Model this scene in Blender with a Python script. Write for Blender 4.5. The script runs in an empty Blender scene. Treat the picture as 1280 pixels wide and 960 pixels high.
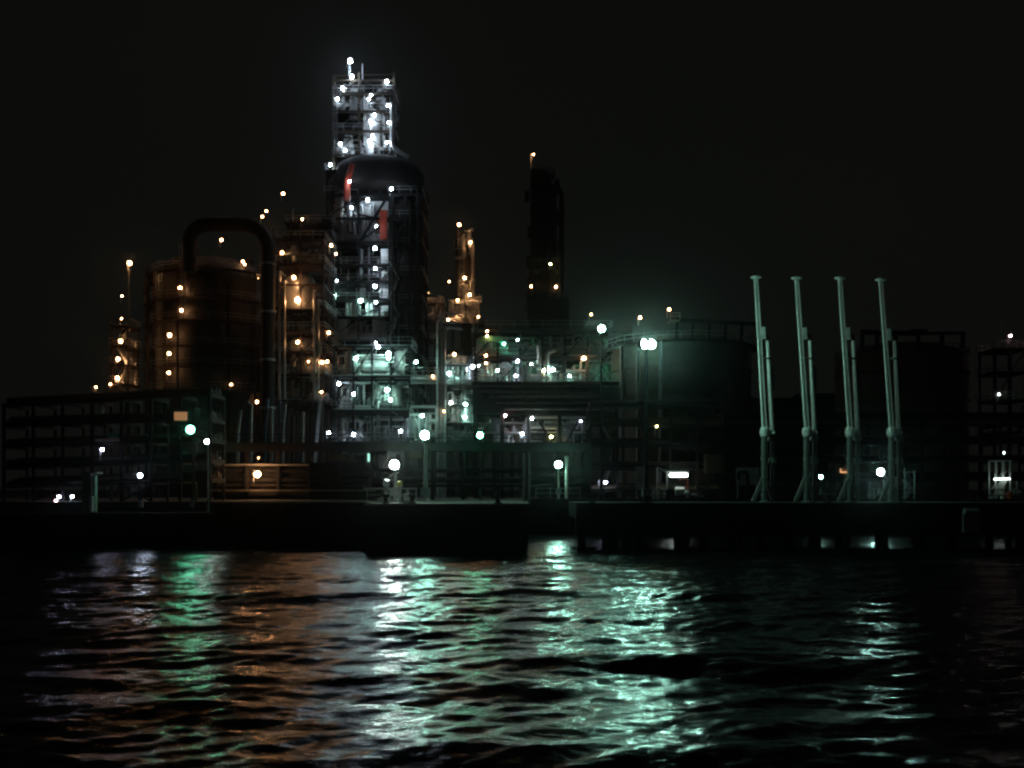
import bpy, math, random
import numpy as np
from mathutils import Vector, Matrix
R = random.Random(7)
scn = bpy.context.scene
col = scn.collection
# ------------------------------------------------------------------ camera, world, exposure
F = 1244.0; HY = 612.0; CH = 5.2                 # focal in px of a 1280 wide frame, horizon row, eye height over the water
cam = bpy.data.objects.new('camera', bpy.data.cameras.new('camera')); col.objects.link(cam)
cam.location = (0, 0, CH); cam.rotation_euler = (math.radians(90), 0, 0)
cam.data.sensor_width = 36; cam.data.lens = 36 * F / 1280; cam.data.shift_y = (HY - 480) / 1280
cam.data.clip_end = 6000; cam.data.clip_start = 0.2
scn.camera = cam
w = bpy.data.worlds.new('World'); scn.world = w; w.use_nodes = True
nt = w.node_tree; bg = nt.nodes['Background']
tc = nt.nodes.new('ShaderNodeTexCoord'); no = nt.nodes.new('ShaderNodeTexNoise'); cr = nt.nodes.new('ShaderNodeValToRGB')
no.inputs['Scale'].default_value = 2.2; no.inputs['Detail'].default_value = 5
cr.color_ramp.elements[0].position = .3; cr.color_ramp.elements[0].color = (.0058, .0066, .0056, 1)
cr.color_ramp.elements[1].position = .75; cr.color_ramp.elements[1].color = (.0072, .0078, .0065, 1)
nt.links.new(tc.outputs['Generated'], no.inputs['Vector']); nt.links.new(no.outputs['Fac'], cr.inputs['Fac'])
nt.links.new(cr.outputs['Color'], bg.inputs['Color']); bg.inputs['Strength'].default_value = .55
vs = scn.view_settings; vs.view_transform = 'Standard'; vs.look = 'None'; vs.gamma = 1; vs.exposure = 0; vs.use_curve_mapping = False
cy = scn.cycles
cy.use_denoising = True; cy.max_bounces = 4; cy.diffuse_bounces = 1; cy.glossy_bounces = 3; cy.transmission_bounces = 1
cy.volume_bounces = 0; cy.transparent_max_bounces = 4; cy.use_light_tree = True; cy.sample_clamp_indirect = 3; cy.sample_clamp_direct = 0
cy.caustics_reflective = False; cy.caustics_refractive = False; cy.blur_glossy = 0.3
cy.pixel_filter_type = 'BLACKMAN_HARRIS'; cy.filter_width = 2.5      # a compact camera's soft lens
LAMP_GAIN = 1.0
HAZE = 0.00015

# ------------------------------------------------------------------ materials
def mat(name, c, rough=.6, metal=0.0, var=.35, scale=1.2, bump=.0, spec=.5):
    m = bpy.data.materials.new(name); m.use_nodes = True; t = m.node_tree; b = t.nodes['Principled BSDF']
    b.inputs['Roughness'].default_value = rough; b.inputs['Metallic'].default_value = metal
    b.inputs['Specular IOR Level'].default_value = spec
    g = t.nodes.new('ShaderNodeTexCoord'); n = t.nodes.new('ShaderNodeTexNoise'); r = t.nodes.new('ShaderNodeValToRGB')
    n.inputs['Scale'].default_value = scale; n.inputs['Detail'].default_value = 6; n.inputs['Roughness'].default_value = .65
    r.color_ramp.elements[0].position = .32; r.color_ramp.elements[1].position = .68
    r.color_ramp.elements[0].color = (*[x * (1 - var) for x in c], 1); r.color_ramp.elements[1].color = (*[min(1, x * (1 + var * .4)) for x in c], 1)
    t.links.new(g.outputs['Object'], n.inputs['Vector']); t.links.new(n.outputs['Fac'], r.inputs['Fac']); t.links.new(r.outputs['Color'], b.inputs['Base Color'])
    if bump:
        k = t.nodes.new('ShaderNodeBump'); k.inputs['Strength'].default_value = bump; k.inputs['Distance'].default_value = .1
        t.links.new(n.outputs['Fac'], k.inputs['Height']); t.links.new(k.outputs['Normal'], b.inputs['Normal'])
    return m
M = dict(
    dark=mat('dark_steel', (.014, .014, .014), .75, 0, spec=.15), brown=mat('rust_primer_steel', (.045, .02, .014), .7),
    grey=mat('grey_steel', (.28, .29, .29), .5, .3), galv=mat('galvanised_steel', (.5, .51, .5), .45, .4),
    white=mat('white_paint', (.72, .73, .7), .4), alu=mat('insulation_cladding', (.55, .55, .52), .38, .6, .25, .7),
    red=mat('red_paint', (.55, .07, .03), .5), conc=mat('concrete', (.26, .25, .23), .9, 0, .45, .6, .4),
    shade_conc=mat('shaded_concrete', (.013, .013, .012), .85, 0, .5, .5, .4, .15),  # concrete darkened in colour where lamp light should not reach
    tank=mat('tank_paint', (.085, .07, .048), .7, 0, .45, .35, spec=.2), shell=mat('vessel_shell', (.018, .014, .012), .7, 0, .4, .5, spec=.15),
    riser=mat('dimmed_riser_paint', (.16, .18, .16), .6, .1, .5, 1.5), shell2=mat('reactor_shell', (.028, .022, .017), .7, 0, .45, .6), edge=mat('dimmed_coping', (.06, .06, .055), .9, 0, .5, .8),  # riser and edge darkened in colour to suit the weak light there
    ground=mat('yard_ground', (.06, .06, .055), .95, 0, .5, .3), blue=mat('blue_paint', (.08, .18, .32), .5),
    green=mat('green_paint', (.1, .3, .18), .5), arm=mat('pale_green_paint', (.9, .93, .88), .35, .1, .12, 2),
    yellow=mat('yellow_paint', (.65, .6, .12), .5), rubber=mat('black_rubber', (.012, .012, .012), .8, spec=.1))
COL = dict(o=(.80, .39, .165), w=(.95, 1.15, 1.4), c=(.70, 1.4, 1.2), g=(.16, .9, .5), y=(1, .9, .35), n=(.85, 1, .92), t=(.44, 1, .78), p=(1, .6, .65), v=(.7, .7, 1))
_em = {}
def emis(kind, s):
    k = (kind, round(s, 2))
    if k not in _em:
        m = bpy.data.materials.new('lamp_glow_' + kind); m.use_nodes = True; t = m.node_tree; t.nodes.clear()
        o = t.nodes.new('ShaderNodeOutputMaterial'); e = t.nodes.new('ShaderNodeEmission')
        e.inputs['Color'].default_value = (*COL[kind], 1); e.inputs['Strength'].default_value = s * LAMP_GAIN
        t.links.new(e.outputs[0], o.inputs['Surface']); _em[k] = m
    return _em[k]

# ------------------------------------------------------------------ geometry helpers
def X(px, Y): return (px - 640) / F * Y
def Z(py, Y): return CH + (HY - py) / F * Y
def P(px, py, Y): return Vector((X(px, Y), Y, Z(py, Y)))
def S(n, Y): return n / F * Y
class MB:
    def __init__(s): s.v = []; s.f = []; s.sm = []
    def add(s, vs, fs, smooth=False):
        b = len(s.v); s.v += [tuple(v) for v in vs]; s.f += [tuple(b + i for i in f) for f in fs]; s.sm += [smooth] * len(fs); return s
    def box(s, x0, x1, y0, y1, z0, z1):
        if x0 > x1: x0, x1 = x1, x0
        if y0 > y1: y0, y1 = y1, y0
        if z0 > z1: z0, z1 = z1, z0
        return s.add([(x0, y0, z0), (x1, y0, z0), (x1, y1, z0), (x0, y1, z0), (x0, y0, z1), (x1, y0, z1), (x1, y1, z1), (x0, y1, z1)],
                     [(0, 3, 2, 1), (4, 5, 6, 7), (0, 1, 5, 4), (1, 2, 6, 5), (2, 3, 7, 6), (3, 0, 4, 7)])
    def beam(s, a, b, w=.3, h=None):
        a, b = Vector(a), Vector(b); d = (b - a)
        if d.length < 1e-5: return s
        d.normalize(); up = Vector((0, 0, 1)) if abs(d.z) < .95 else Vector((1, 0, 0))
        u = d.cross(up).normalized() * w / 2; v = u.cross(d).normalized() * (h or w) / 2
        return s.add([a + u + v, a - u + v, a - u - v, a + u - v, b + u + v, b - u + v, b - u - v, b + u - v],
                     [(0, 1, 2, 3), (7, 6, 5, 4), (0, 4, 5, 1), (1, 5, 6, 2), (2, 6, 7, 3), (3, 7, 4, 0)])
    def tube(s, a, b, r, r2=None, n=12): return s.sweep([Vector(a), Vector(b)], r, n, r2)
    def sweep(s, pts, r, n=12, r2=None):
        pts = [Vector(p) for p in pts]; m = len(pts); rings = []
        t0 = (pts[1] - pts[0]).normalized(); up = Vector((0, 0, 1)) if abs(t0.z) < .9 else Vector((1, 0, 0)); u = t0.cross(up).normalized()
        for i, p in enumerate(pts):
            t = (pts[min(i + 1, m - 1)] - pts[max(i - 1, 0)]).normalized()
            u = (u - t * u.dot(t)).normalized(); v = t.cross(u)
            rr = r if r2 is None else r + (r2 - r) * i / (m - 1)
            rings.append([p + (u * math.cos(2 * math.pi * k / n) + v * math.sin(2 * math.pi * k / n)) * rr for k in range(n)])
        vs = [q for g in rings for q in g]
        fs = [(i * n + k, i * n + (k + 1) % n, (i + 1) * n + (k + 1) % n, (i + 1) * n + k) for i in range(m - 1) for k in range(n)]
        s.add(vs, fs, True); s.add(rings[0], [tuple(range(n))[::-1]]); s.add(rings[-1], [tuple(range(n))]); return s
    def pipe(s, pts, r, bend=None, n=10):
        pts = [Vector(p) for p in pts]; bend = bend or r * 2.5; out = [pts[0]]
        for i in range(1, len(pts) - 1):
            a, b, c = pts[i - 1], pts[i], pts[i + 1]; k = min(bend, (a - b).length * .45, (c - b).length * .45)
            p0 = b + (a - b).normalized() * k; p2 = b + (c - b).normalized() * k
            for j in range(7):
                t = j / 6; out.append(p0 * (1 - t) ** 2 + b * 2 * t * (1 - t) + p2 * t * t)
        out.append(pts[-1]); return s.sweep(out, r, n)
    def lathe(s, x, y, prof, n=32, smooth=True):
        m = len(prof); vs = []; fs = []
        for (r, z) in prof:
            vs += [(x + max(r, .001) * math.cos(2 * math.pi * k / n), y + max(r, .001) * math.sin(2 * math.pi * k / n), z) for k in range(n)]
        for i in range(m - 1):
            fs += [(i * n + k, i * n + (k + 1) % n, (i + 1) * n + (k + 1) % n, (i + 1) * n + k) for k in range(n)]
        s.add(vs, fs, smooth); s.add(vs[:n], [tuple(range(n))[::-1]]); s.add(vs[-n:], [tuple(range(n))]); return s
    def vessel(s, x, y, r, z0, z1, n=28, k=.5):
        pr = [(r * math.sin(a), z0 + r * k * (1 - math.cos(a))) for a in [i * math.pi / 12 for i in range(7)]]
        pr += [(r * math.cos(a), z1 - r * k * (1 - math.sin(a))) for a in [i * math.pi / 12 for i in range(7)]]
        return s.lathe(x, y, pr, n)
    def drum(s, x0, x1, y, z, r, n=16):      # horizontal drum along x with rounded ends
        vs = []; fs = []; pr = [(x0 - r * .5 * math.cos(a), r * math.sin(a)) for a in [i * math.pi / 8 for i in range(5)]] + [(x1 + r * .5 * math.sin(a), r * math.cos(a)) for a in [i * math.pi / 8 for i in range(5)]]
        for (xx, rr) in pr: vs += [(xx, y + max(rr, .001) * math.cos(2 * math.pi * k / n), z + max(rr, .001) * math.sin(2 * math.pi * k / n)) for k in range(n)]
        for i in range(len(pr) - 1): fs += [(i * n + k, (i + 1) * n + k, (i + 1) * n + (k + 1) % n, i * n + (k + 1) % n) for k in range(n)]
        return s.add(vs, fs, True)
    def ringdeck(s, x, y, r0, r1, z, a0=0, a1=360, th=.12, n=28):
        A = [math.radians(a0 + (a1 - a0) * i / n) for i in range(n + 1)]; vs = []
        for a in A: vs += [(x + r * math.cos(a), y + r * math.sin(a), zz) for r, zz in ((r0, z), (r1, z), (r1, z - th), (r0, z - th))]
        return s.add(vs, [(4 * i + j, 4 * i + (j + 1) % 4, 4 * i + 4 + (j + 1) % 4, 4 * i + 4 + j) for i in range(n) for j in range(4)])
    def rail(s, pts, h=1.1, w=.07, step=2.0, close=False):
        pts = [Vector(p) for p in pts]; q = pts + ([pts[0]] if close else [])
        for a, b in zip(q, q[1:]):
            L = (b - a).length; k = max(1, round(L / step))
            for hh in (h, h * .55): s.beam(a + Vector((0, 0, hh)), b + Vector((0, 0, hh)), w)
            for i in range(k + 1): p = a.lerp(b, i / k); s.beam(p, p + Vector((0, 0, h)), w)
        return s
    def ringrail(s, x, y, r, z, a0=0, a1=360, n=20, h=1.1):
        A = [math.radians(a0 + (a1 - a0) * i / n) for i in range(n + 1)]
        return s.rail([(x + r * math.cos(a), y + r * math.sin(a), z) for a in A], h, .07, 5)
    def ladder(s, x, y, z0, z1, w=.5, cage=True):
        for sx in (-w / 2, w / 2): s.beam((x + sx, y, z0), (x + sx, y, z1), .07)
        n = int((z1 - z0) / .5)
        for i in range(n): s.beam((x - w / 2, y, z0 + i * .5), (x + w / 2, y, z0 + i * .5), .04)
        if cage:
            for i in range(0, n, 3): s.beam((x - w * .8, y - .6, z0 + 2 + i * .5), (x + w * .8, y - .6, z0 + 2 + i * .5), .06)
            for sx in (-w * .8, 0, w * .8): s.beam((x + sx, y - .6, z0 + 2), (x + sx, y - .6, z1), .04)
        return s
    def stairs(s, x0, x1, y, zs):
        for i, (a, b) in enumerate(zip(zs, zs[1:])):
            xa, xb = (x0, x1) if i % 2 == 0 else (x1, x0)
            for yy in (y, y + .9):
                s.beam((xa, yy, a), (xb, yy, b), .1, .28); s.beam((xa, yy, a + 1.1), (xb, yy, b + 1.1), .06)
            n = max(3, int((b - a) / .3))
            for k in range(n): t = k / n; s.box(xa + (xb - xa) * t - .14, xa + (xb - xa) * t + .14, y, y + .9, a + (b - a) * t, a + (b - a) * t + .04)
        return s
    def build(s, name, m, parent=None, label=None):
        me = bpy.data.meshes.new(name); org = Vector((0, 0, 0))
        if parent is not None: org = Vector(parent.get('_o', (0, 0, 0)))
        me.from_pydata([tuple(Vector(v) - org) for v in s.v], [], s.f)
        me.polygons.foreach_set('use_smooth', s.sm); me.materials.append(m); me.update()
        o = bpy.data.objects.new(name, me); col.objects.link(o)
        if parent is not None: o.parent = parent; o['_o'] = tuple(org)
        if label: o['label'] = label
        return o
def thing(name, label, cat, loc=(0, 0, 0), group=None):
    o = bpy.data.objects.new(name, None); col.objects.link(o); o.location = loc; o['_o'] = tuple(loc); o.empty_display_size = .5
    o['label'] = label; o['category'] = cat
    if group: o['group'] = group
    return o
def tag(o, label, cat, group=None):
    o['label'] = label; o['category'] = cat
    if group: o['group'] = group
    return o
# lamps -------------------------------------------------------------
_bulb = {}
SZ = dict(t=(.10, 36), s=(.13, 60), m=(.185, 68), l=(.24, 78), h=(.30, 85), x=(.36, 225))
def bulbmesh(kind, size, gain):
    k = (kind, size, gain)
    if k not in _bulb:
        r, st = SZ[size]; mb = MB(); n = 10
        pr = [(r * math.sin(a), -r * math.cos(a)) for a in [i * math.pi / 6 for i in range(7)]]; mb.lathe(0, 0, pr, n)
        me = bpy.data.meshes.new('bulb'); me.from_pydata(mb.v, [], mb.f); me.polygons.foreach_set('use_smooth', mb.sm)
        me.materials.append(emis(kind, st * gain)); _bulb[k] = me
    return _bulb[k]
def lamp(parent, px, py, Y, kind='w', size='m', gain=1.0, post=1.1):
    r = SZ[size][0]; p = P(px, py, Y); mb = MB(); sx = -r - .12
    mb.beam(p + Vector((sx, .1, -post)), p + Vector((sx, .1, r * 1.3)), .08); mb.beam(p + Vector((sx, .1, r * 1.3)), p + Vector((0, .1, r * 1.3)), .08)
    mb.lathe(p.x, p.y, [(r * .9, p.z + r * 1.05), (r * .7, p.z + r * 1.4), (.05, p.z + r * 1.6)], 10)
    o = mb.build('lamp', M['galv'], parent)
    b = bpy.data.objects.new('bulb', bulbmesh(kind, size, round(gain * R.choice((.75, 1, 1, 1.3)), 2))); col.objects.link(b); b.parent = o; b.scale = (R.uniform(.8, 1.12),) * 3
    b.location = p - Vector(parent.get('_o', (0, 0, 0))); return o
def lamps(parent, Y, L, k=1.0):
    for a in L: lamp(parent, a[0], a[1], Y if len(a) < 6 else a[5], a[2], a[3], k * (a[4] if len(a) > 4 and a[4] else 1.0))
def pole_lamp(px, py, Y, kind, size, label, gain=1.0, zbase=4.05, r=.1, heads=1, group='lamp posts on the quay and jetty', name='lamp_post', sp=.9, pole='rubber', hood=True, aim=0):
    b = Vector((X(px, Y), Y, zbase)); t = thing(name, label, 'lamp post' if name == 'lamp_post' else 'floodlight mast', b, group)
    rr = SZ[size][0]; top = Z(py, Y)
    MB().lathe(b.x, b.y + .15 + rr * 1.35, [(r * 3, zbase), (r * 3, zbase + .05), (r * 1.3, zbase + .1), (r, zbase + .5), (r * .7, top + rr)], 12).build('pole', M[pole], t)  # black pole material stands in for shade on posts that show no light
    MB().box(b.x - r * 2, b.x + r * 2, b.y + .1 + rr - r * 2, b.y + .1 + rr, zbase + .6, zbase + 1.3).build('junction_box', M['grey'], t)
    for k in range(heads):
        dx = (k - (heads - 1) / 2) * sp; hd = MB()
        hp = [(rr * 1.22, -rr * .4), (rr * 1.2, rr * .55), (rr * .9, rr * 1.1), (.05, rr * 1.25), (.05, rr * 1.3), (rr * .95, rr * 1.18), (rr * 1.27, rr * .6), (rr * 1.27, -rr * .4)] if hood else [(rr * .9, rr * 1.1), (rr * .8, rr * 1.15), (rr * .5, rr * 1.2), (.05, rr * 1.25), (.05, rr * 1.3), (rr * .6, rr * 1.25), (rr * .9, rr * 1.2), (rr * .95, rr * 1.1)]
        _ = [(rr * 1.22, -.05), (rr * 1.2, rr * .55), (rr * .9, rr * 1.1), (.05, rr * 1.25), (.05, rr * 1.3), (rr * .95, rr * 1.18), (rr * 1.27, rr * .6), (rr * 1.27, -rr * .4)]
        ca, sa = math.cos(math.radians(aim)), math.sin(math.radians(aim))
        tmp = MB().lathe(0, 0, hp[:4], 16); hd.add([(b.x + dx + v[0] * ca - v[2] * sa, b.y + v[0] * sa + v[2] * ca, top + v[1]) for v in tmp.v], tmp.f[:-2], True)
        tmp = MB().lathe(0, 0, hp[4:], 16); hd.add([(b.x + dx + v[0] * ca - v[2] * sa, b.y + v[0] * sa + v[2] * ca, top + v[1]) for v in tmp.v], tmp.f[:-2], True)
        hd.beam((b.x + dx, b.y + rr * 1.2, top), (b.x, b.y + .15 + rr * 1.35, top + rr * 1.0), .1)
        h = hd.build('lamp_head', M['dark'], t)  # hooded bowl added to keep the bulb's light off the plant behind
        bl = bpy.data.objects.new('bulb', bulbmesh(kind, size, gain)); col.objects.link(bl); bl.parent = h; bl.location = (dx, 0, top - zbase)
    return t
def frame(t, x0, x1, y0, y1, zs, nx=2, ny=1, w=.32, m='dark', brace='x', plat=True, rails=True, zbase=4.0, pm=None, skip=()):
    xs = [x0 + (x1 - x0) * i / nx for i in range(nx + 1)]; ys = [y0 + (y1 - y0) * i / ny for i in range(ny + 1)]; mb = MB(); top = zs[-1]; lv = [zbase] + list(zs)
    for a in xs:
        for b in ys: mb.box(a - w / 2, a + w / 2, b - w / 2, b + w / 2, zbase, top)
    for z in zs:
        for b in ys: mb.box(x0 - w * .45, x1 + w * .45, b - w * .45, b + w * .45, z - w, z - .003)
        for a in xs: mb.box(a - w * .4, a + w * .4, y0 + w * .46, y1 - w * .46, z - w * .9, z - .006)
    if brace:
        for i, (a, b) in enumerate(zip(lv, lv[1:])):
            for j in range(nx):
                if (i + j) % 2 == 0 or brace == 'all':
                    mb.beam((xs[j], y0 - w * .1, a), (xs[j + 1], y0 - w * .1, b - w), w * .5)
                    if brace in ('x', 'all'): mb.beam((xs[j + 1], y0 + w * .2, a), (xs[j], y0 + w * .2, b - w), w * .5)
    mb.build('steel_frame', M[m], t)
    for i, z in enumerate(zs):
        if plat and i not in skip:
            MB().box(x0 - .4, x1 + .4, y0 - .5, y1 + .4, z, z + .08).build('platform', M[pm or m], t)
            if rails:
                MB().rail([(x0 - .35, y0 - .45, z + .08), (x1 + .35, y0 - .45, z + .08), (x1 + .35, y1 + .35, z + .08), (x0 - .35, y1 + .35, z + .08)], 1.1, .08, 2.0, True).build('railing', M['galv' if m != 'dark' else 'grey'], t)
def clutter(t, x0, x1, y0, y1, z0, z1, n, seed, ms=('galv', 'alu', 'grey'), vessels=2, rmax=.35):
    r = random.Random(seed)
    for k in range(int(n * 1.5)):
        rr = r.choice((.09, .12, .16, .22, rmax)); m = M[r.choice(ms)]; x = r.uniform(x0 + .5, x1 - .5); y = r.uniform(y0 + .2, y1 - .3); a = r.uniform(z0, z0 + (z1 - z0) * .5); b = r.uniform(a + (z1 - z0) * .2, z1)
        xb = min(max(x + r.choice((-1, 1)) * r.uniform(1, (x1 - x0) * .5 + 1), x0), x1); c = k % 4
        if c == 0: pts = [(x, y, a), (x, y, b)]
        elif c == 1: pts = [(x, y, a), (x, y, b), (xb, y, b)]
        elif c == 2: pts = [(x, y, a), (x, y, b), (x, y + 1.2, b), (xb, y + 1.2, b), (xb, y + 1.2, max(z0, b - r.uniform(1, 4)))]
        else: pts = [(x0, y, a), (x, y, a), (x, y, b)]
        mb = MB().pipe(pts, rr)
        f = Vector(pts[0]).lerp(Vector(pts[1]), .5); mb.lathe(f.x, f.y, [(rr * 1.8, f.z - .1), (rr * 1.8, f.z + .1)], 10) if c != 3 else None
        mb.build('pipe', m, t)
    for k in range(vessels):
        x = x0 + (x1 - x0) * (k + .5) / vessels + r.uniform(-.5, .5); y = r.uniform(y0 + 1, y1); rr = r.uniform(.5, 1.0)
        if k % 2: MB().drum(x - 1.5, x + 1.5, y, z0 + rr + .5, rr).build('drum', M[r.choice(ms)], t)
        else: MB().vessel(x, y, rr, z0 + .4, min(z1, z0 + rr * 5)).build('vessel', M[r.choice(ms)], t)

# ================================================================== SETTING
def struct(o, kind='structure'): o['kind'] = kind; return o
# water: wave mesh, dense near the camera
def water():
    rng = np.random.default_rng(11)
    xs = np.concatenate([-np.geomspace(400, 22, 120)[:-1], np.arange(-22, 22.01, .11), np.geomspace(22, 400, 120)[1:]])
    ys = [-30.0]
    while ys[-1] < 140: ys.append(ys[-1] + (3 if ys[-1] < 10 else max(.09, .09 + (ys[-1] - 16) * .0042)))
    ys = np.array(ys); XX, YY = np.meshgrid(xs, ys); H = np.zeros_like(XX)
    for lam, amp, k, spread in ((9.0, .11, 5, .5), (4.2, .065, 9, .6), (2.1, .032, 14, .8), (1.1, .016, 20, 1.1), (.6, .007, 22, 1.3)):
        for _ in range(k):
            l = lam * rng.uniform(.75, 1.35); th = math.pi / 2 + rng.normal(0, spread * .55) + .15; kk = 2 * math.pi / l; ph = rng.uniform(0, 6.28)
            a = amp * rng.uniform(.5, 1.2) / math.sqrt(k) * 1.5
            arg = kk * (XX * math.cos(th) + YY * math.sin(th)) + ph + .6 * np.sin(XX * .11 + YY * .07 + ph)
            H += a * (1 - 2 * np.abs(np.sin(arg / 2)) ** 1.25) if lam > 1.5 else a * np.sin(arg)
    fade = np.clip(1 - (YY - 60) / 120, .35, 1); H *= fade
    nx, ny = len(xs), len(ys); v = np.stack([XX, YY, H], -1).reshape(-1, 3)
    idx = np.arange(nx * ny).reshape(ny, nx); f = np.stack([idx[:-1, :-1], idx[:-1, 1:], idx[1:, 1:], idx[1:, :-1]], -1).reshape(-1, 4)
    me = bpy.data.meshes.new('water'); me.vertices.add(len(v)); me.vertices.foreach_set('co', v.ravel()); me.loops.add(f.size); me.loops.foreach_set('vertex_index', f.ravel())
    me.polygons.add(len(f)); me.polygons.foreach_set('loop_start', np.arange(0, f.size, 4)); me.update(calc_edges=True)
    me.polygons.foreach_set('use_smooth', np.ones(len(f), bool))
    m = bpy.data.materials.new('harbour_water'); m.use_nodes = True; t = m.node_tree; b = t.nodes['Principled BSDF']
    b.inputs['Base Color'].default_value = (.003, .006, .006, 1); b.inputs['Roughness'].default_value = .17; b.inputs['IOR'].default_value = 1.33
    g = t.nodes.new('ShaderNodeTexCoord'); mp = t.nodes.new('ShaderNodeMapping'); mp.inputs['Scale'].default_value = (.5, 1.0, 1)
    n = t.nodes.new('ShaderNodeTexNoise'); n.inputs['Scale'].default_value = 2.6; n.inputs['Detail'].default_value = 5; n.inputs['Distortion'].default_value = .5
    k = t.nodes.new('ShaderNodeBump'); k.inputs['Strength'].default_value = .5; k.inputs['Distance'].default_value = .12
    t.links.new(g.outputs['Object'], mp.inputs['Vector']); t.links.new(mp.outputs['Vector'], n.inputs['Vector']); t.links.new(n.outputs['Fac'], k.inputs['Height']); t.links.new(k.outputs['Normal'], b.inputs['Normal'])
    me.materials.append(m); o = bpy.data.objects.new('water', me); col.objects.link(o); return struct(o)
water()
GZ = 4.0
# yard ground: one sheet to the horizon, stepping back behind the piled jetty
xl = X(660, 83) + .2; xw = X(457, 83)
XL, XR, YF = -3000, 3000, 4500
g = MB(); g.add([(XL, 91.6, 2.9), (X(268, 91), 91.6, 2.9), (X(268, 91), 99, 2.9), (XL, 99, 2.9)], [(0, 1, 2, 3)])
g.add([(XL, 99, GZ), (X(268, 91), 99, GZ), (X(268, 91), 91.6, GZ), (xl, 91.6, GZ), (xl, 116.6, GZ), (XR, 116.6, GZ), (XR, YF, GZ), (xl, YF, GZ), (XL, YF, GZ), (X(268, 91), YF, GZ)],
      [(0, 1, 9, 8), (1, 2, 3, 4, 7, 9), (4, 5, 6, 7)])
g.add([(XL, 99, 2.9), (X(268, 91), 99, 2.9), (X(268, 91), 99, GZ), (XL, 99, GZ), (X(268, 91), 91.6, 2.9), (X(268, 91), 91.6, GZ)], [(0, 1, 2, 3), (1, 4, 5, 2)])
struct(g.build('ground', M['ground']))
# haze
hz = MB().box(-600, 600, -40, 700, -3, 110).build('haze', M['dark'])
hm = bpy.data.materials.new('night_haze'); hm.use_nodes = True; t_ = hm.node_tree; t_.nodes.clear()
o_ = t_.nodes.new('ShaderNodeOutputMaterial'); v_ = t_.nodes.new('ShaderNodeVolumePrincipled'); v_.inputs['Density'].default_value = HAZE
v_.inputs['Color'].default_value = (.85, .85, .85, 1); v_.inputs['Anisotropy'].default_value = .97
t_.links.new(v_.outputs[0], o_.inputs['Volume']); hz.data.materials.clear(); hz.data.materials.append(hm); struct(hz, 'stuff')

# sea walls
t = thing('sea_wall', 'low dark concrete quay wall along the water under the pipe racks', 'quay wall', (-60, 91, 0))
MB().box(-420, X(268, 91), 91, 91.6, -2, 2.9).build('wall', M['shade_conc'], t); MB().box(-420, X(268, 91) - .01, 90.9, 91.7, 2.9, 3.1).build('coping', M['edge'], t)
for i in range(14): MB().box(-90 + i * 4.6, -89.5 + i * 4.6, 90.6, 91, .4, 2.6).build('fender', M['rubber'], t)
t = thing('sea_wall', 'taller dark quay wall below the orange lit pipe gallery', 'quay wall', (X(360, 91), 91, 0))
MB().box(X(268, 91) + .01, xw, 91, 91.6, -2, 3.95).build('wall', M['shade_conc'], t); MB().box(X(268, 91) + .02, xw - .11, 90.9, 91.7, 3.95, 4.12).build('coping', M['conc'], t)
for i in range(6): x = X(285, 91) + i * 2.3; MB().box(x, x + .4, 90.6, 91, .4, 3.4).build('fender', M['rubber'], t)
t = thing('sea_wall', 'back wall of the basin behind the piles of the jetty', 'quay wall', (60, 116, 0))
MB().box(xl, 420, 116, 116.6, -2, 3.98).box(xl - .6, xl - .003, 98.12, 116.6, -2, 3.98).build('wall', M['shade_conc'], t); MB().box(xl + .01, 420, 115.9, 116.7, 3.98, 4.12).build('coping', M['shade_conc'], t)
# central mooring dolphin (solid)
x0, x1 = X(457, 83), X(660, 83)
t = thing('mooring_platform', 'solid black concrete mooring platform rising from the water', 'platform', ((x0 + x1) / 2, 83, 0))
MB().box(x0, x1, 83, 98, -2, 3.85).build('block', M['shade_conc'], t); MB().box(x0 - .1, x1 + .1, 82.9, 98.1, 3.85, 4.05).build('deck', M['conc'], t)
for i in range(6): x = x0 + 1 + i * (x1 - x0 - 2) / 5; MB().box(x - .25, x + .25, 82.55, 82.9, .3, 3.6).build('fender', M['rubber'], t)
# piled jetty
x0, x1 = X(720, 86), 62
t = thing('jetty', 'long concrete jetty deck standing on round piles over the water', 'jetty', (20, 86, 0))
MB().box(x0, x1, 86, 97, 2.7, 4.05).build('deck', M['shade_conc'], t)
MB().box(x0, x1, 86.3, 87.1, 1.35, 2.697).box(x0, x1, 95.6, 96.4, 1.6, 2.697).build('beam', M['shade_conc'], t)
for px in (727, 764, 785, 800, 849, 878, 915, 950, 985, 1020, 1048, 1098, 1150, 1190, 1235, 1275, 1320, 1370, 1420):
    x = X(px, 87); rr = .55 if px in (764, 785, 800, 849) else .38
    MB().tube((x, 86.8, -3), (x, 86.8, 1.349), rr, n=16).build('pile', M['shade_conc'], t)
    if px % 2 == 0: MB().tube((x + .3, 96, -3), (x + .3, 96, 1.599), .3, n=12).build('pile', M['shade_conc'], t)
MB().beam((x0, 85.9, 3.6), (x1, 85.9, 3.6), .16, .5).build('kerb', M['rubber'], t)
MB().rail([(x0 + 4, 96.6, 4.05), (x1, 96.6, 4.05)], 1.1, .06, 2.2).build('railing', M['dark'], t)
# fender panel faint grey
t = thing('fender_panel', 'rounded grey fender panel hung on the right end of the jetty face', 'fender', (X(1213, 85.6), 85.6, 2))
MB().pipe([(X(1213, 85.6) - .6, 85.5, 3.3), (X(1213, 85.6) + .6, 85.5, 3.3)], .3).box(X(1203, 85.6), X(1223, 85.6), 85.4, 85.6, 1.5, 3.2).build('panel', M['grey'], t)

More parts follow.
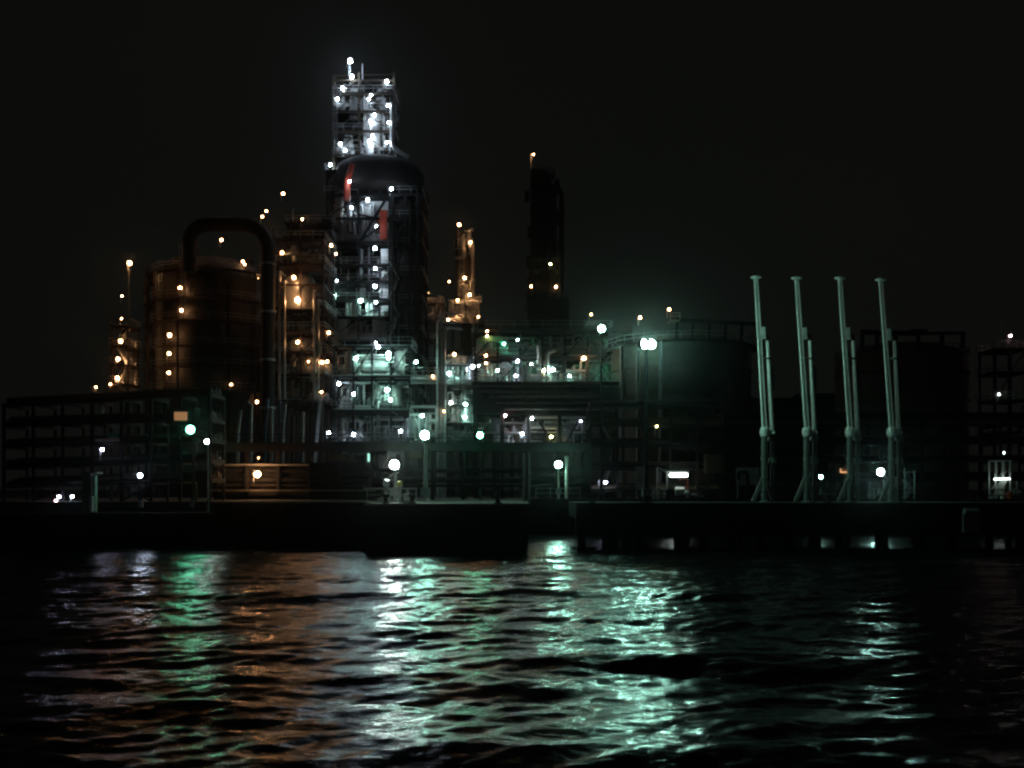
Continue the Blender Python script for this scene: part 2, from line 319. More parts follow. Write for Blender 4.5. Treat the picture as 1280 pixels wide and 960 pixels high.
# ================================================================== PLANT
# ---- A left regenerator vessel
Y = 152; cx = X(246, Y); r = S(80, Y)
t = thing('reactor_vessel', 'huge dark round vessel with orange lamps up its left side', 'reactor', (cx, Y, GZ))
MB().lathe(cx, Y + r, [(r * .96, GZ), (r * .96, Z(500, Y)), (r, Z(495, Y)), (r, Z(345, Y)), (r * .93, Z(333, Y)), (r * .8, Z(322, Y)), (r * .55, Z(312, Y)), (r * .3, Z(306, Y)), (.1, Z(304, Y))], 48).build('shell', M['shell2'], t)
for py in (335, 372, 400, 432, 458, 487):
    rr = r if py > 340 else r * .97
    MB().ringdeck(cx, Y + r, rr + .01, rr + 1.3, Z(py, Y), 150, 390).build('platform', M['brown'], t)
    MB().ringrail(cx, Y + r, rr + 1.2, Z(py, Y), 150, 390).build('railing', M['grey'], t)
for a in (200, 228, 255, 290, 320):
    xx = cx + (r + .9) * math.cos(math.radians(a)); yy = Y + r + (r + .9) * math.sin(math.radians(a))
    MB().beam((xx, yy, GZ), (xx, yy, Z(335, Y)), .28).build('support_column', M['brown'], t)
for (px, r_, top) in ((192, .8, 318), (205, 1.1, 308), (228, .35, 298), (262, 1.3, 306), (296, .9, 310), (312, .6, 322)):
    MB().vessel(X(px, Y), Y + r * .7, r_, Z(345, Y), Z(top, Y), 16).build('cyclone_vessel', M['dark'], t)
MB().rail([(X(205, Y), Y + r * .4, Z(324, Y)), (X(250, Y), Y + r * .4, Z(324, Y))]).box(X(205, Y), X(250, Y), Y + r * .4, Y + r * .4 + 2, Z(325, Y), Z(324, Y)).build('platform', M['galv'], t)
MB().rail([(X(288, Y), Y + r * .4, Z(338, Y)), (X(324, Y), Y + r * .4, Z(338, Y))]).box(X(288, Y), X(324, Y), Y + r * .4, Y + r * .4 + 2, Z(339, Y), Z(338, Y)).build('platform', M['galv'], t)
MB().ladder(X(194, Y), Y + 2.2, GZ, Z(335, Y)).build('ladder', M['galv'], t)
MB().ladder(X(231, Y), Y - .6, Z(400, Y), Z(305, Y)).build('ladder', M['galv'], t)
for px in (181, 258, 283): MB().pipe([(X(px, Y), Y + 1.2, GZ), (X(px, Y), Y + 1.2, Z(350, Y)), (X(px, Y), Y + 4, Z(350, Y))], .3).build('pipe', M['shell'], t)
yf = Y - .6
lamps(t, yf, [(225, 360, 'o', 'm', 1.3), (227, 388, 'o', 'm', 1.3), (212, 419, 'o', 'l'), (211.5, 442, 'o', 'l'), (211, 466, 'o', 'm', 1.2), (317, 372.5, 'o', 'm', 1, Y + 6), (313.7, 401.5, 'o', 'm', 1, Y + 5.5),
              (322, 437.5, 'o', 'm', 1, Y + 5), (315.5, 478, 'o', 's', 1, Y + 4), (321, 502.5, 'o', 'm', 1.1, Y + 3), (277, 300, 'o', 'm', 1, Y + 4), (231, 316, 'o', 'm', 1, Y + 2), (303.5, 327, 'o', 'm', 1, Y + 4), (306, 330.5, 'o', 's', 1, Y + 4),
              (322.7, 347, 'o', 's', 1, Y + 5), (289, 480.6, 'o', 's', 1, Y), (152.5, 370, 'o', 's', 1.3, Y + 5), (152, 398, 'o', 's', 1.2, Y + 5)])
# ---- stair tower left of it
Y = 150
t = thing('stair_tower', 'orange lit open stair tower left of the huge round vessel', 'stair tower', (X(150, Y), Y, GZ))
zs = [Z(p, Y) for p in (494, 480, 456, 433, 408)]
frame(t, X(140, Y), X(160, Y), Y, Y + 4, zs, 1, 1, .2, 'brown', 'z', zbase=GZ)
frame(t, X(117, Y), X(139.5, Y), Y, Y + 4, [Z(494, Y)], 1, 1, .2, 'brown', None, zbase=GZ)
MB().stairs(X(143, Y), X(157, Y), Y + 1, [GZ] + zs).build('stair', M['galv'], t)
for px in (143, 149, 155): MB().pipe([(X(px, Y), Y + 4.8, GZ), (X(px, Y), Y + 4.8, Z(420, Y))], .35).build('pipe', M['alu'], t)
lamps(t, Y - .3, [(151, 426.6, 'o', 'l', 1.2), (147.7, 449, 'o', 'l', 1.2), (147, 473, 'o', 'l', 1.2), (138, 480, 'o', 's'), (120, 484, 'o', 's', 1.4), (162, 329, 'o', 'l', 1.2)])
MB().beam((X(161, Y), Y, Z(408, Y)), (X(161, Y), Y, Z(334, Y)), .14).build('mast', M['galv'], t)
# ---- B arch duct
Y = 146
t = thing('duct', 'fat dark overhead duct arching from the round vessel down to the ground', 'duct', (X(335, Y), Y, GZ))
rr = S(8.8, Y)
MB().pipe([P(237, 340, Y + 4), P(237, 281, Y + 3), P(335, 281, Y), Vector((X(335, Y), Y, GZ))], rr, 4.5, 20).build('duct_pipe', M['shell'], t)
for py in (330, 390, 450, 510): MB().lathe(X(335, Y), Y, [(rr + .12, Z(py, Y) - .15), (rr + .12, Z(py, Y) + .15)], 20).build('flange', M['grey'], t)
# ---- C orange lit structure
Y = 150
t = thing('process_tower', 'orange lit steel structure of stacked floors right of the fat duct', 'process tower', (X(378, Y), Y, GZ))
zs = [Z(p, Y) for p in (505, 468, 440, 413, 387, 355, 330, 300)]
frame(t, X(348, Y), X(404, Y), Y, Y + 9, zs, 2, 2, .3, 'brown', 'z', zbase=GZ, skip=(5,))
MB().vessel(X(366, Y), Y + 4.2, 2.6, Z(388, Y), Z(336, Y)).build('vessel', M['alu'], t)
MB().vessel(X(388, Y), Y + 5, 1.9, Z(388, Y), Z(345, Y)).build('vessel', M['tank'], t)
MB().vessel(X(371, Y), Y + 3.6, 1.8, Z(440, Y), Z(418, Y)).build('vessel', M['alu'], t)
MB().drum(X(374, Y), X(388, Y), Y + 2.4, Z(462, Y), 1.5).build('drum', M['alu'], t)
MB().vessel(X(403, Y), Y + 2.2, 1.2, Z(468, Y), Z(450, Y)).build('vessel', M['alu'], t)
for i, px in enumerate((351, 357, 394, 399)): MB().pipe([(X(px, Y), Y - .7, Z(500, Y)), (X(px, Y), Y - .7, Z(340 + 12 * i, Y)), (X(px, Y), Y + 3, Z(340 + 12 * i, Y))], .2).build('pipe', M['alu'], t)
clutter(t, X(348, Y), X(404, Y), Y + .3, Y + 5, Z(468, Y), Z(441, Y), 8, 3, ('alu', 'galv'), 1)
clutter(t, X(348, Y), X(404, Y), Y + .3, Y + 5, Z(504, Y), Z(470, Y), 7, 4, ('alu', 'brown'), 2)
clutter(t, X(348, Y), X(404, Y), Y + .3, Y + 5, Z(329, Y), Z(302, Y), 6, 5, ('brown', 'grey'), 2)
MB().stairs(X(392, Y), X(402, Y), Y - 1.6, [GZ] + zs[:5]).build('stair', M['galv'], t)
lamps(t, Y - .5, [(367.5, 347, 'o', 'l', 1.5), (372, 375, 'o', 'h', 2.2), (372, 427.7, 'o', 'm', 1.5), (352.7, 316, 'o', 'm'), (385.5, 452, 'o', 's'), (403, 453, 'o', 'm', 1.5), (409, 452, 'o', 'm', 1.5), (402, 490, 'o', 's'), (411, 416, 'o', 'm', 1.2), (414, 307, 'o', 'm'), (420, 317.5, 'o', 's'), (323, 572.5, 'o', 't')])
# dark cluster above
Y = 156
t = thing('process_tower', 'dark structure topped by small orange lamps above the fat duct', 'process tower', (X(365, Y), Y, GZ))
frame(t, X(344, Y), X(402, Y), Y + 8, Y + 15, [Z(p, Y) for p in (420, 380, 340, 300, 282, 262)], 3, 1, .3, 'dark', 'x', zbase=GZ)
for px, r_, top in ((352, 1.0, 252), (366, 1.5, 262), (381, .8, 258), (394, 1.2, 250)):
    MB().vessel(X(px, Y), Y + 10, r_, Z(380, Y), Z(top, Y), 16).build('vessel', M['dark'], t)
MB().beam((X(354, Y), Y + 7, Z(262, Y)), (X(354, Y), Y + 7, Z(246, Y)), .12).build('mast', M['galv'], t)
MB().box(X(325, Y), X(345, Y), Y + 7, Y + 10, Z(279, Y), Z(277, Y)).rail([(X(325, Y), Y + 7, Z(277, Y)), (X(345, Y), Y + 7, Z(277, Y))]).build('walkway', M['grey'], t)
lamps(t, Y + 6.5, [(354, 242, 'o', 'm'), (333, 264, 'o', 's'), (328, 271, 'o', 'm'), (378, 274, 'o', 's', 1.3)])
# ---- D main tower
Y = 168
t = thing('main_tower', 'tallest steel tower with white lamps on its narrow open top', 'tower', (X(465, Y), Y, GZ))
# lower frame
zs = [Z(p, Y) for p in (545, 500, 462, 425, 396, 375, 352, 331, 303, 272, 243, 214)]
frame(t, X(409, Y), X(487, Y), Y, Y + 10, zs, 2, 2, .42, 'dark', 'z', zbase=GZ, skip=(9,))
MB().vessel(X(507, Y), Y + 5, S(20, Y), GZ, Z(200, Y), 28).build('riser_vessel', M['shell'], t)
for py in (240, 300, 360, 420, 480): MB().ringdeck(X(507, Y), Y + 5, S(20, Y), S(20, Y) + .9, Z(py, Y)).ringrail(X(507, Y), Y + 5, S(20, Y) + .8, Z(py, Y)).build('platform', M['dark'], t)
frame(t, X(488.8, Y), X(527, Y), Y - 1.5, Y + 9, [Z(p, Y) for p in (540, 497, 455, 418, 380, 345, 310, 276, 246)], 2, 1, .4, 'dark', 'all', zbase=GZ)
for px, tp in ((493, 250), (499, 300), (515, 262), (521, 330), (524, 238)): MB().pipe([(X(px, Y), Y - 2.3, GZ), (X(px, Y), Y - 2.3, Z(tp, Y)), (X(px - 3, Y), Y + 2, Z(tp, Y))], .28).build('pipe', M['dark'], t)
dx = X(469, Y); dr = S(57, Y)
MB().lathe(dx, Y + dr * .5, [(dr * .5, Z(240, Y)), (dr * .97, Z(235, Y)), (dr, Z(232, Y)), (dr, Z(212, Y)), (dr * .9, Z(202, Y)), (dr * .7, Z(196, Y)), (dr * .4, Z(192, Y)), (.1, Z(190.5, Y))], 40).build('drum_head', M['shell'], t)
# lit interior: back wall and vessels
MB().box(X(447, Y), X(484, Y), Y + 3, Y + 3.3, Z(302, Y), Z(245, Y)).build('wall_panel', M['white'], t)
MB().pipe([P(470, 276, Y + 1.8), P(480, 276, Y + 1.8), P(480, 300, Y + 1.8)], S(3.2, Y), 1).build('red_pipe', M['red'], t, 'red painted bent pipe')
MB().box(X(475.5, Y), X(484.5, Y), Y - .75, Y - .45, Z(300, Y), Z(264, Y)).build('red_panel', M['red'], t, 'upright panel coloured as an orange red lit patch')  # added panel, its red colour gives the orange red lit patch
MB().beam(P(450, 302, Y - .3), P(484, 246, Y - .3), .38).beam(P(448, 268, Y - .25), P(486, 276, Y - .25), .3).build('brace', M['dark'], t)
MB().pipe([P(434, 250, Y - 3), P(434, 226, Y - 3), P(441, 205, Y - 3)], .55).build('red_pipe', M['red'], t, 'red pipe climbing over the drum head')
for (a, b) in ((309, 328), (337, 348), (359, 371), (380, 396)): MB().box(X(475, Y), X(485, Y), Y + 1.2, Y + 1.4, Z(b, Y), Z(a, Y)).build('wall_panel', M['white'], t)  # white panels added to catch lamp light in place of lit stair gaps
clutter(t, X(447, Y), X(485, Y), Y + .8, Y + 2.6, Z(302, Y), Z(250, Y), 12, 12, ('white', 'galv', 'grey'), 1, .25)
clutter(t, X(411, Y), X(445, Y), Y + .5, Y + 6, Z(302, Y), Z(215, Y), 14, 13, ('galv', 'alu', 'grey'), 2, .3)
clutter(t, X(411, Y), X(486, Y), Y + .5, Y + 6, Z(424, Y), Z(378, Y), 18, 14, ('galv', 'white', 'alu'), 3, .35)
clutter(t, X(411, Y), X(486, Y), Y + .5, Y + 6, Z(375, Y), Z(304, Y), 12, 15, ('galv', 'dark', 'grey'), 1, .3)
for px in (434, 439, 444, 449, 459, 464): MB().tube(P(px, 396, Y + 1), P(px, 374 + (px % 5), Y + 1), .28).build('pipe', M['white'], t)
MB().stairs(X(489, Y), X(500, Y), Y - 2.5, [GZ] + zs[:8]).build('stair', M['grey'], t)
lamps(t, Y - .8, [(437, 227, 'w', 'm', 1.2, Y - 4.4), (489.5, 236, 'w', 'm', 1.2, Y - 4.4), (459.5, 250, 'w', 'l', 1.3, Y + .6), (470, 283, 'w', 't', 2.5, Y - 1.9), (439.5, 260, 'w', 'm', 1.2), (469, 310.6, 'w', 'l', .9), (469, 335.6, 'w', 'm', 1.2), (469, 358, 'w', 'l', .9), (470, 378, 'w', 'm', 1.2),  # the tiny lamp beside the red panel is added to light it
                  (421, 351, 'w', 's'), (417, 369, 'c', 'l', 1.2), (451, 376, 'c', 'l', 1.4)])
# top lit frame
x0, x1 = X(415, Y), X(491, Y); ya = Y + 1.5
zt = [Z(p, Y) for p in (190, 160, 135, 112, 95)]
fr = MB()
for a in (x0, X(447, Y), X(491, Y)):
    for b in (ya, ya + 7): fr.box(a - .17, a + .17, b - .17, b + .17, Z(215, Y), Z(86 if a > x0 + 1 else 90, Y))
for z in zt:
    for b in (ya, ya + 7): fr.box(x0 - .15, x1 + .15, b - .15, b + .15, z - .3, z - .003)
    for a in (x0, X(447, Y), x1): fr.box(a - .12, a + .12, ya + .18, ya + 6.8, z - .28, z - .006)
for i in range(4):
    for q in range(3): px_ = 418 + 24 * q + (i * 7) % 11; fr.box(X(px_, Y), X(px_ + 3.5, Y), ya - .3, ya + .5, zt[i] + .1, zt[i] + .9 + .4 * q)
    a, b = zt[i], zt[i + 1]; fr.beam((x0, ya, a), (X(447, Y), ya, b), .14); fr.beam((X(491, Y), ya, a), (X(447, Y), ya, b), .14)
fr.beam((x0, ya, Z(90, Y)), (x1, ya, Z(88, Y)), .08)
fr.build('upper_frame', M['tank'], t)
for z in zt[:4]:
    MB().box(x0, x1, ya - .4, ya + 7, z, z + .07).build('platform', M['dark'], t)
    MB().rail([(x0, ya - .4, z + .07), (x1, ya - .4, z + .07), (x1, ya + 7, z + .07)], 1.1, .08, 1.8).build('railing', M['galv'], t)
MB().vessel(X(463, Y), Y + 3.2, S(9.5, Y), Z(196, Y), Z(128, Y)).build('vessel', M['white'], t)
MB().vessel(X(439, Y), Y + 4.5, S(7, Y), Z(118, Y), Z(98, Y)).build('vessel', M['white'], t)
MB().vessel(X(437, Y), Y + 4, S(5, Y), Z(140, Y), Z(122, Y)).build('vessel', M['alu'], t)
MB().vessel(X(439, Y), Y + 3.5, S(6, Y), Z(196, Y), Z(180, Y)).build('vessel', M['white'], t)
MB().vessel(X(473, Y), Y + 4, S(6, Y), Z(115, Y), Z(100, Y)).build('vessel', M['white'], t)
MB().pipe([P(490, 128, Y + 1), P(490, 184, Y + 1), P(510, 197, Y + 1)], .38).build('white_pipe', M['white'], t)
MB().pipe([P(437, 98, Y + 3), P(437, 80, Y + 3)], .22).pipe([P(453, 100, Y + 3), P(453, 80, Y + 3)], .1).build('vent_pipe', M['galv'], t)
clutter(t, x0, X(446, Y), Y + 1.8, Y + 5, Z(188, Y), Z(162, Y), 7, 21, ('white', 'galv'), 1, .22)
clutter(t, X(448, Y), x1, Y + 1.8, Y + 5, Z(188, Y), Z(100, Y), 14, 22, ('white', 'galv', 'alu'), 0, .22)
clutter(t, x0, X(446, Y), Y + 1.8, Y + 5, Z(134, Y), Z(98, Y), 10, 23, ('white', 'galv', 'alu'), 0, .2)
MB().ladder(X(418, Y), Y + 1, Z(190, Y), Z(112, Y)).build('ladder', M['galv'], t)
lamps(t, Y + .6, [(438, 76.5, 'w', 'h', 1.3), (440, 96, 'w', 'l', 1.1), (428, 110, 'w', 'm'), (422, 124, 'w', 'l'), (483.5, 102, 'w', 'l', 1.1), (464, 119, 'w', 'm', 1.3), (461, 124, 'w', 'm', 1.3), (485, 132, 'w', 'm', 1.2),
                  (468, 143.5, 'w', 'm', 1.2), (463, 151, 'w', 'm', 1.3), (486, 153.5, 'w', 'm'), (466, 170, 'w', 'm', 1.2), (462, 177, 'w', 'l', 1.2), (483.5, 178, 'w', 'm', 1.3), (425.5, 180, 'w', 'm'), (431.5, 188, 'w', 'm', 1.2), (413, 206, 'w', 'm', 1.4)])
# ---- E lower process frame below the tower
Y = 146
t = thing('pipe_structure', 'white lit frame of pipes and floors at the foot of the tallest tower', 'process frame', (X(470, Y), Y, GZ))
zs = [Z(p, Y) for p in (552, 512, 470, 432)]
frame(t, X(418, Y), X(512, Y), Y, Y + 8, zs, 4, 2, .3, 'dark', 'z', zbase=GZ, pm='grey')
clutter(t, X(420, Y), X(510, Y), Y + .6, Y + 6, zs[2] + .2, Z(436, Y), 20, 31, ('galv', 'white', 'alu'), 3, .3)
clutter(t, X(420, Y), X(510, Y), Y + .6, Y + 6, zs[1] + .2, Z(474, Y), 18, 32, ('galv', 'grey', 'alu'), 3, .3)
clutter(t, X(420, Y), X(510, Y), Y + .6, Y + 6, zs[0] - 2.2, Z(516, Y), 16, 33, ('grey', 'galv', 'alu'), 3, .3)
lamps(t, Y - .6, [(445, 448, 'c', 'l', 1.3), (470, 429, 'w', 's', 1.5), (473, 434, 'w', 'm'), (485.5, 442, 'c', 'l', 1.3), (485.5, 447.5, 'c', 'l', 1), (423.5, 479.5, 'w', 'm'), (442, 492.5, 'c', 'm', 1.2), (484, 487.5, 'c', 'l', 1.2), (488, 499.5, 'c', 'm', 1.2),
                  (411, 541, 'w', 'm', 1.4), (442, 543, 'w', 'm', 1.2), (501, 539, 'w', 'm', 1.2)], 1.3)
t = thing('pipe_bridge', 'thin dark pipe bridge running right from the foot of the tallest tower', 'pipe bridge', (X(535, Y), Y, GZ))
MB().box(X(512.5, Y), X(560, Y), Y, Y + 3, Z(471, Y), Z(469, Y)).rail([(X(512.5, Y), Y, Z(469, Y)), (X(560, Y), Y, Z(469, Y))]).build('deck', M['grey'], t)
for i, py in enumerate((474, 478)): MB().tube(P(512.5, py, Y + i), P(560, py, Y + i), .2).build('pipe', M['galv'], t)
for px in (518, 533, 556): MB().box(X(px, Y) - .15, X(px, Y) + .15, Y + 1, Y + 1.3, GZ, Z(471, Y)).build('support_column', M['dark'], t)
lamps(t, Y - .5, [(520, 452.5, 'c', 'm', 1.5), (541, 470.5, 'o', 's')])
# tall thin pipes px 545-556
t = thing('riser_pipes', 'pair of tall slim pipes rising between the tower foot and the orange column', 'pipes', (X(552, Y), Y, GZ))
for px, tp in ((548, 402), (552.5, 392), (556.5, 410)): MB().pipe([(X(px, Y), Y - 1, GZ), (X(px, Y), Y - 1, Z(tp, Y)), (X(px + 20, Y), Y + 1, Z(tp, Y))], .2).build('pipe', M['galv'], t)
lamps(t, Y - 2.0, [(555, 514, 'o', 's')])
# equipment frame 515-590
t = thing('pipe_structure', 'white lit equipment frame between the tower foot and the middle plant', 'process frame', (X(568, Y), Y, GZ))
zs = [Z(p, Y) for p in (550, 528, 505, 480, 455)]
frame(t, X(557.5, Y), X(592, Y), Y + 1, Y + 8, zs, 2, 1, .24, 'dark', 'z', zbase=GZ, pm='grey')
clutter(t, X(558, Y), X(591, Y), Y + 1.4, Y + 6, Z(552, Y), Z(484, Y), 18, 41, ('galv', 'grey', 'white'), 2, .3)
clutter(t, X(558, Y), X(591, Y), Y + 1.4, Y + 6, Z(480, Y), Z(440, Y), 12, 42, ('galv', 'alu', 'white'), 2, .3)
lamps(t, Y + .2, [(568, 443, 'o', 'm'), (591, 458.6, 'w', 'm', 1.2), (599, 459, 'n', 'l', 1.2), (561.5, 467, 'c', 'l', 1.2), (564, 503.5, 'n', 'm', 1.2), (582, 505.7, 'c', 'm', 1.2), (581, 521.5, 'c', 'm', 1.2)], 1.4)
t = thing('pump_shelter', 'lit frame with a thin pitched roof behind the teal lamp post', 'shelter', (X(527, Y), Y, GZ))
MB().beam(P(513, 508, Y - 4), P(545, 508, Y - 4), .15).beam(P(513, 508, Y - 4), P(513, 556, Y - 4), .15).beam(P(545, 508, Y - 4), P(545, 556, Y - 4), .15).beam(P(513, 508, Y - 4), P(528, 545, Y - 4), .12).build('steel_frame', M['white'], t)
MB().box(X(513, Y - 4), X(545, Y - 4), Y - 4, Y - 1, Z(508, Y - 4), Z(506.5, Y - 4)).build('roof', M['alu'], t)
clutter(t, X(514, Y), X(545, Y), Y - 3, Y - .5, Z(555, Y), Z(515, Y), 10, 43, ('galv', 'white', 'grey'), 2, .25)
lamps(t, Y - 4.8, [(528, 519.7, 'c', 'm', 1.4)])

# ---- G orange fractionator cluster
Y = 205
t = thing('fractionator', 'slim stepped column with orange lamps at its top and foot', 'column', (X(578, Y), Y, GZ))
MB().vessel(X(582, Y), Y + 3, S(7.5, Y), GZ, Z(303, Y), 20).build('column_shell', M['tank'], t)
MB().vessel(X(573, Y), Y + 2, S(4.5, Y), Z(400, Y), Z(285, Y), 16).build('column_shell', M['shell2'], t)
for px, py, r_ in ((582, 305, 9.5), (582, 320, 9.5), (573, 300, 7), (582, 352, 12), (584, 372, 16), (580, 398, 22)):
    MB().ringdeck(X(px, Y), Y + 3, S(5, Y), S(r_, Y), Z(py, Y)).build('platform', M['brown'], t); MB().ringrail(X(px, Y), Y + 3, S(r_, Y) - .1, Z(py, Y), n=14).build('railing', M['galv'], t)
MB().ladder(X(577, Y), Y + .5, Z(400, Y), Z(300, Y), .8).build('ladder', M['galv'], t)
MB().pipe([P(591, 400, Y + 1), P(591, 306, Y + 1), P(584, 298, Y + 1)], .4).build('overhead_pipe', M['alu'], t)
clutter(t, X(560, Y), X(602, Y), Y - 2, Y + 2, Z(410, Y), Z(368, Y), 26, 51, ('alu', 'galv', 'white'), 3, .35)
clutter(t, X(573, Y), X(592, Y), Y - 1, Y + 1, Z(368, Y), Z(350, Y), 7, 52, ('alu', 'galv'), 0, .3)
clutter(t, X(569, Y), X(592, Y), Y - 1, Y + 1, Z(325, Y), Z(286, Y), 7, 53, ('alu', 'galv'), 0, .3)
lamps(t, Y - 1.6, [(574, 281, 'o', 'l', .9), (588, 303, 'o', 'l', 1.2), (581, 347.5, 'o', 'l'), (561.6, 352, 'o', 's', 1.2), (587, 368.5, 'o', 'l', 1.2), (572, 375.4, 'o', 'm'), (571, 394, 'o', 'm', 1.2), (560, 400, 'o', 'm', 1.4), (598, 396, 'o', 'm')])
t = thing('process_tower', 'small orange lit frame of pipes left of the slim stepped column', 'process tower', (X(541, Y), Y, GZ))
frame(t, X(533, Y), X(553, Y), Y, Y + 5, [Z(p, Y) for p in (455, 425, 400, 380)], 2, 1, .25, 'brown', 'z', zbase=GZ)
clutter(t, X(533, Y), X(553, Y), Y - .5, Y + 3, Z(398, Y), Z(370, Y), 12, 54, ('alu', 'galv'), 1, .3)
lamps(t, Y - 1.5, [(535.5, 366.6, 'o', 'm', 1.2)])
t = thing('process_tower', 'open orange lit frame under the slim stepped column', 'process tower', (X(575, Y), Y - 4, GZ))
frame(t, X(553.6, Y), X(604, Y), Y - 3, Y - 0, [Z(p, Y) for p in (470, 440, 408)], 4, 1, .25, 'brown', 'z', zbase=GZ, rails=False)
# ---- H dark tall column
Y = 195
t = thing('distillation_column', 'tall black column with one lamp on a mast at its very top', 'column', (X(678, Y), Y, GZ))
MB().vessel(X(676, Y), Y + 3, S(12.5, Y), GZ, Z(206, Y), 24).build('column_shell', M['dark'], t)
MB().vessel(X(690, Y), Y + 4, S(7, Y), GZ, Z(228, Y), 18).build('column_shell', M['dark'], t)
MB().vessel(X(684, Y), Y + 2.6, S(17, Y), GZ, Z(330, Y), 24).build('lower_shell', M['shell'], t)
for py, r_ in ((214, 15), (228, 18), (240, 17), (262, 18), (285, 17), (306, 18), (328, 21), (350, 22), (366, 24), (385, 25)):
    MB().ringdeck(X(680, Y), Y + 3, S(8, Y), S(r_, Y), Z(py, Y)).build('platform', M['dark'], t); MB().ringrail(X(680, Y), Y + 3, S(r_, Y) - .1, Z(py, Y), n=16).build('railing', M['dark'], t)
for px, a_, b_ in ((659, 236, 246), (663, 280, 292), (697, 222, 236), (699, 262, 275), (661, 318, 330), (701, 300, 316)): MB().box(X(px - 3, Y), X(px + 3, Y), Y + 1, Y + 4, Z(b_, Y), Z(a_, Y)).build('equipment_box', M['dark'], t)
for px, tp in ((665, 212), (687, 220), (700, 250)): MB().pipe([(X(px, Y), Y - .4, GZ), (X(px, Y), Y - .4, Z(tp, Y)), (X(px + 4, Y), Y + 2, Z(tp - 3, Y))], .3).build('pipe', M['dark'], t)
MB().ladder(X(668, Y), Y + .6, GZ, Z(214, Y), .9).build('ladder', M['dark'], t)
MB().beam(P(664, 222, Y), P(664, 192, Y), .2).build('mast', M['white'], t)
MB().pipe([P(702, 400, Y), P(702, 240, Y), P(692, 232, Y)], .5).build('overhead_pipe', M['dark'], t)
lamps(t, Y - 1, [(667, 193, 'o', 's', 1.4), (688, 330, 'y', 's'), (664, 358, 'o', 'm', 1.1), (695, 358.5, 'o', 'm', 1.1)])
frame(t, X(663, Y), X(702, Y), Y + 1, Y + 8, [Z(p, Y) for p in (380, 362, 345, 330)], 3, 1, .35, 'dark', 'all', zbase=GZ)
t = thing('heater_box', 'dark blocky structure at the foot of the tall black column', 'heater', (X(684, Y), Y - 8, GZ))
MB().box(X(658, Y), X(709, Y), Y - 8, Y - 2, GZ, Z(382, Y)).build('casing', M['shell'], t)
MB().rail([(X(658, Y), Y - 8, Z(382, Y)), (X(709, Y), Y - 8, Z(382, Y))]).build('railing', M['grey'], t)
# ---- F middle plant
Y = 138
t = thing('pipe_structure', 'wide middle plant frame full of green lit pipes', 'process frame', (X(690, Y), Y, GZ))
zs = [Z(p, Y) for p in (482, 446, 412)]
frame(t, X(594, Y), X(762, Y), Y, Y + 9, zs, 6, 2, .34, 'dark', 'z', zbase=GZ, pm='dark')
clutter(t, X(596, Y), X(640, Y), Y + .6, Y + 7, Z(480, Y), Z(448, Y), 26, 61, ('galv', 'alu', 'grey', 'white'), 3, .3)
clutter(t, X(640, Y), X(700, Y), Y + .6, Y + 7, Z(480, Y), Z(448, Y), 30, 62, ('galv', 'alu', 'grey', 'green'), 3, .32)
clutter(t, X(700, Y), X(762, Y), Y + .6, Y + 7, Z(480, Y), Z(448, Y), 18, 63, ('galv', 'grey', 'green'), 3, .3)
clutter(t, X(596, Y), X(762, Y), Y + .6, Y + 7, Z(444, Y), Z(415, Y), 34, 64, ('galv', 'grey', 'green', 'alu'), 3, .3)
MB().pipe([P(684, 470, Y - .6), P(684, 440, Y - .6), P(694, 438, Y - .6)], .3).pipe([P(674, 455, Y - .6), P(674, 432, Y - .6)], .3).pipe([P(679, 474, Y - .6), P(679, 480, Y - .6), P(688, 481, Y - .6)], .25).build('pipe', M['white'], t)
MB().beam(P(636, 436, Y - .8), P(660, 428, Y - .8), .35).build('conveyor_beam', M['galv'], t); MB().beam(P(740, 459, Y - .8), P(764, 452, Y - .8), .4).build('conveyor_beam', M['galv'], t)
MB().beam(P(712, 443, Y - .8), P(744, 444, Y - .8), .25).build('cable_tray', M['galv'], t)
MB().box(X(600, Y), X(628, Y), Y - .4, Y - .2, Z(428, Y), Z(421, Y)).build('wall_panel', M['green'], t)
MB().vessel(X(680, Y), Y + 1, S(4.5, Y), Z(470, Y), Z(459, Y), 16, .9).build('vessel', M['white'], t)
lamps(t, Y - .8, [(607.5, 444.5, 'o', 's'), (609, 414, 'o', 't', 2), (609, 420, 'o', 't', 2), (607.5, 454, 'o', 't', 2), (647, 425, 'c', 't', 2), (647, 451.5, 'w', 's', 1.4), (645, 470, 'w', 's', 1.1), (680, 463, 'y', 's', 1.3, Y - .3), (691, 462, 'c', 'l', 1.4), (730, 448, 'o', 'm'), (630, 430, 'g', 's', 1.3), (622, 463, 'c', 's', 1.2), (664, 455, 'n', 't', 1.5), (712, 470, 'c', 's', 1.2), (752, 462, 'g', 's', 1.4)], 2.2)
# block building below
t = thing('plant_building', 'long black windowless block below the green lit pipes', 'building', (X(685, Y), Y - 4, GZ))
MB().box(X(592, Y), X(776, Y), Y - 4, Y - .8, Z(521, Y), Z(483, Y)).build('wall', M['dark'], t)
MB().box(X(591, Y), X(777, Y), Y - 4.2, Y - .7, Z(483, Y), Z(481, Y)).build('roof', M['dark'], t)
MB().rail([(X(592, Y), Y - 4.1, Z(481, Y)), (X(776, Y), Y - 4.1, Z(481, Y))]).build('railing', M['grey'], t)
for k, py in enumerate((487, 494, 499, 507, 514)): MB().tube((X(594 + 9 * k, Y), Y - 4.4, Z(py, Y)), (X(774 - 13 * ((k * 3) % 4), Y), Y - 4.4, Z(py, Y)), .14 + .05 * (k % 3)).build('pipe', M['riser'], t)
for px in (596, 628, 660, 698, 735, 772): MB().box(X(px, Y) - .25, X(px, Y) + .25, Y - 3.9, Y - 3.4, GZ, Z(521, Y) - .003).build('support_column', M['dark'], t)
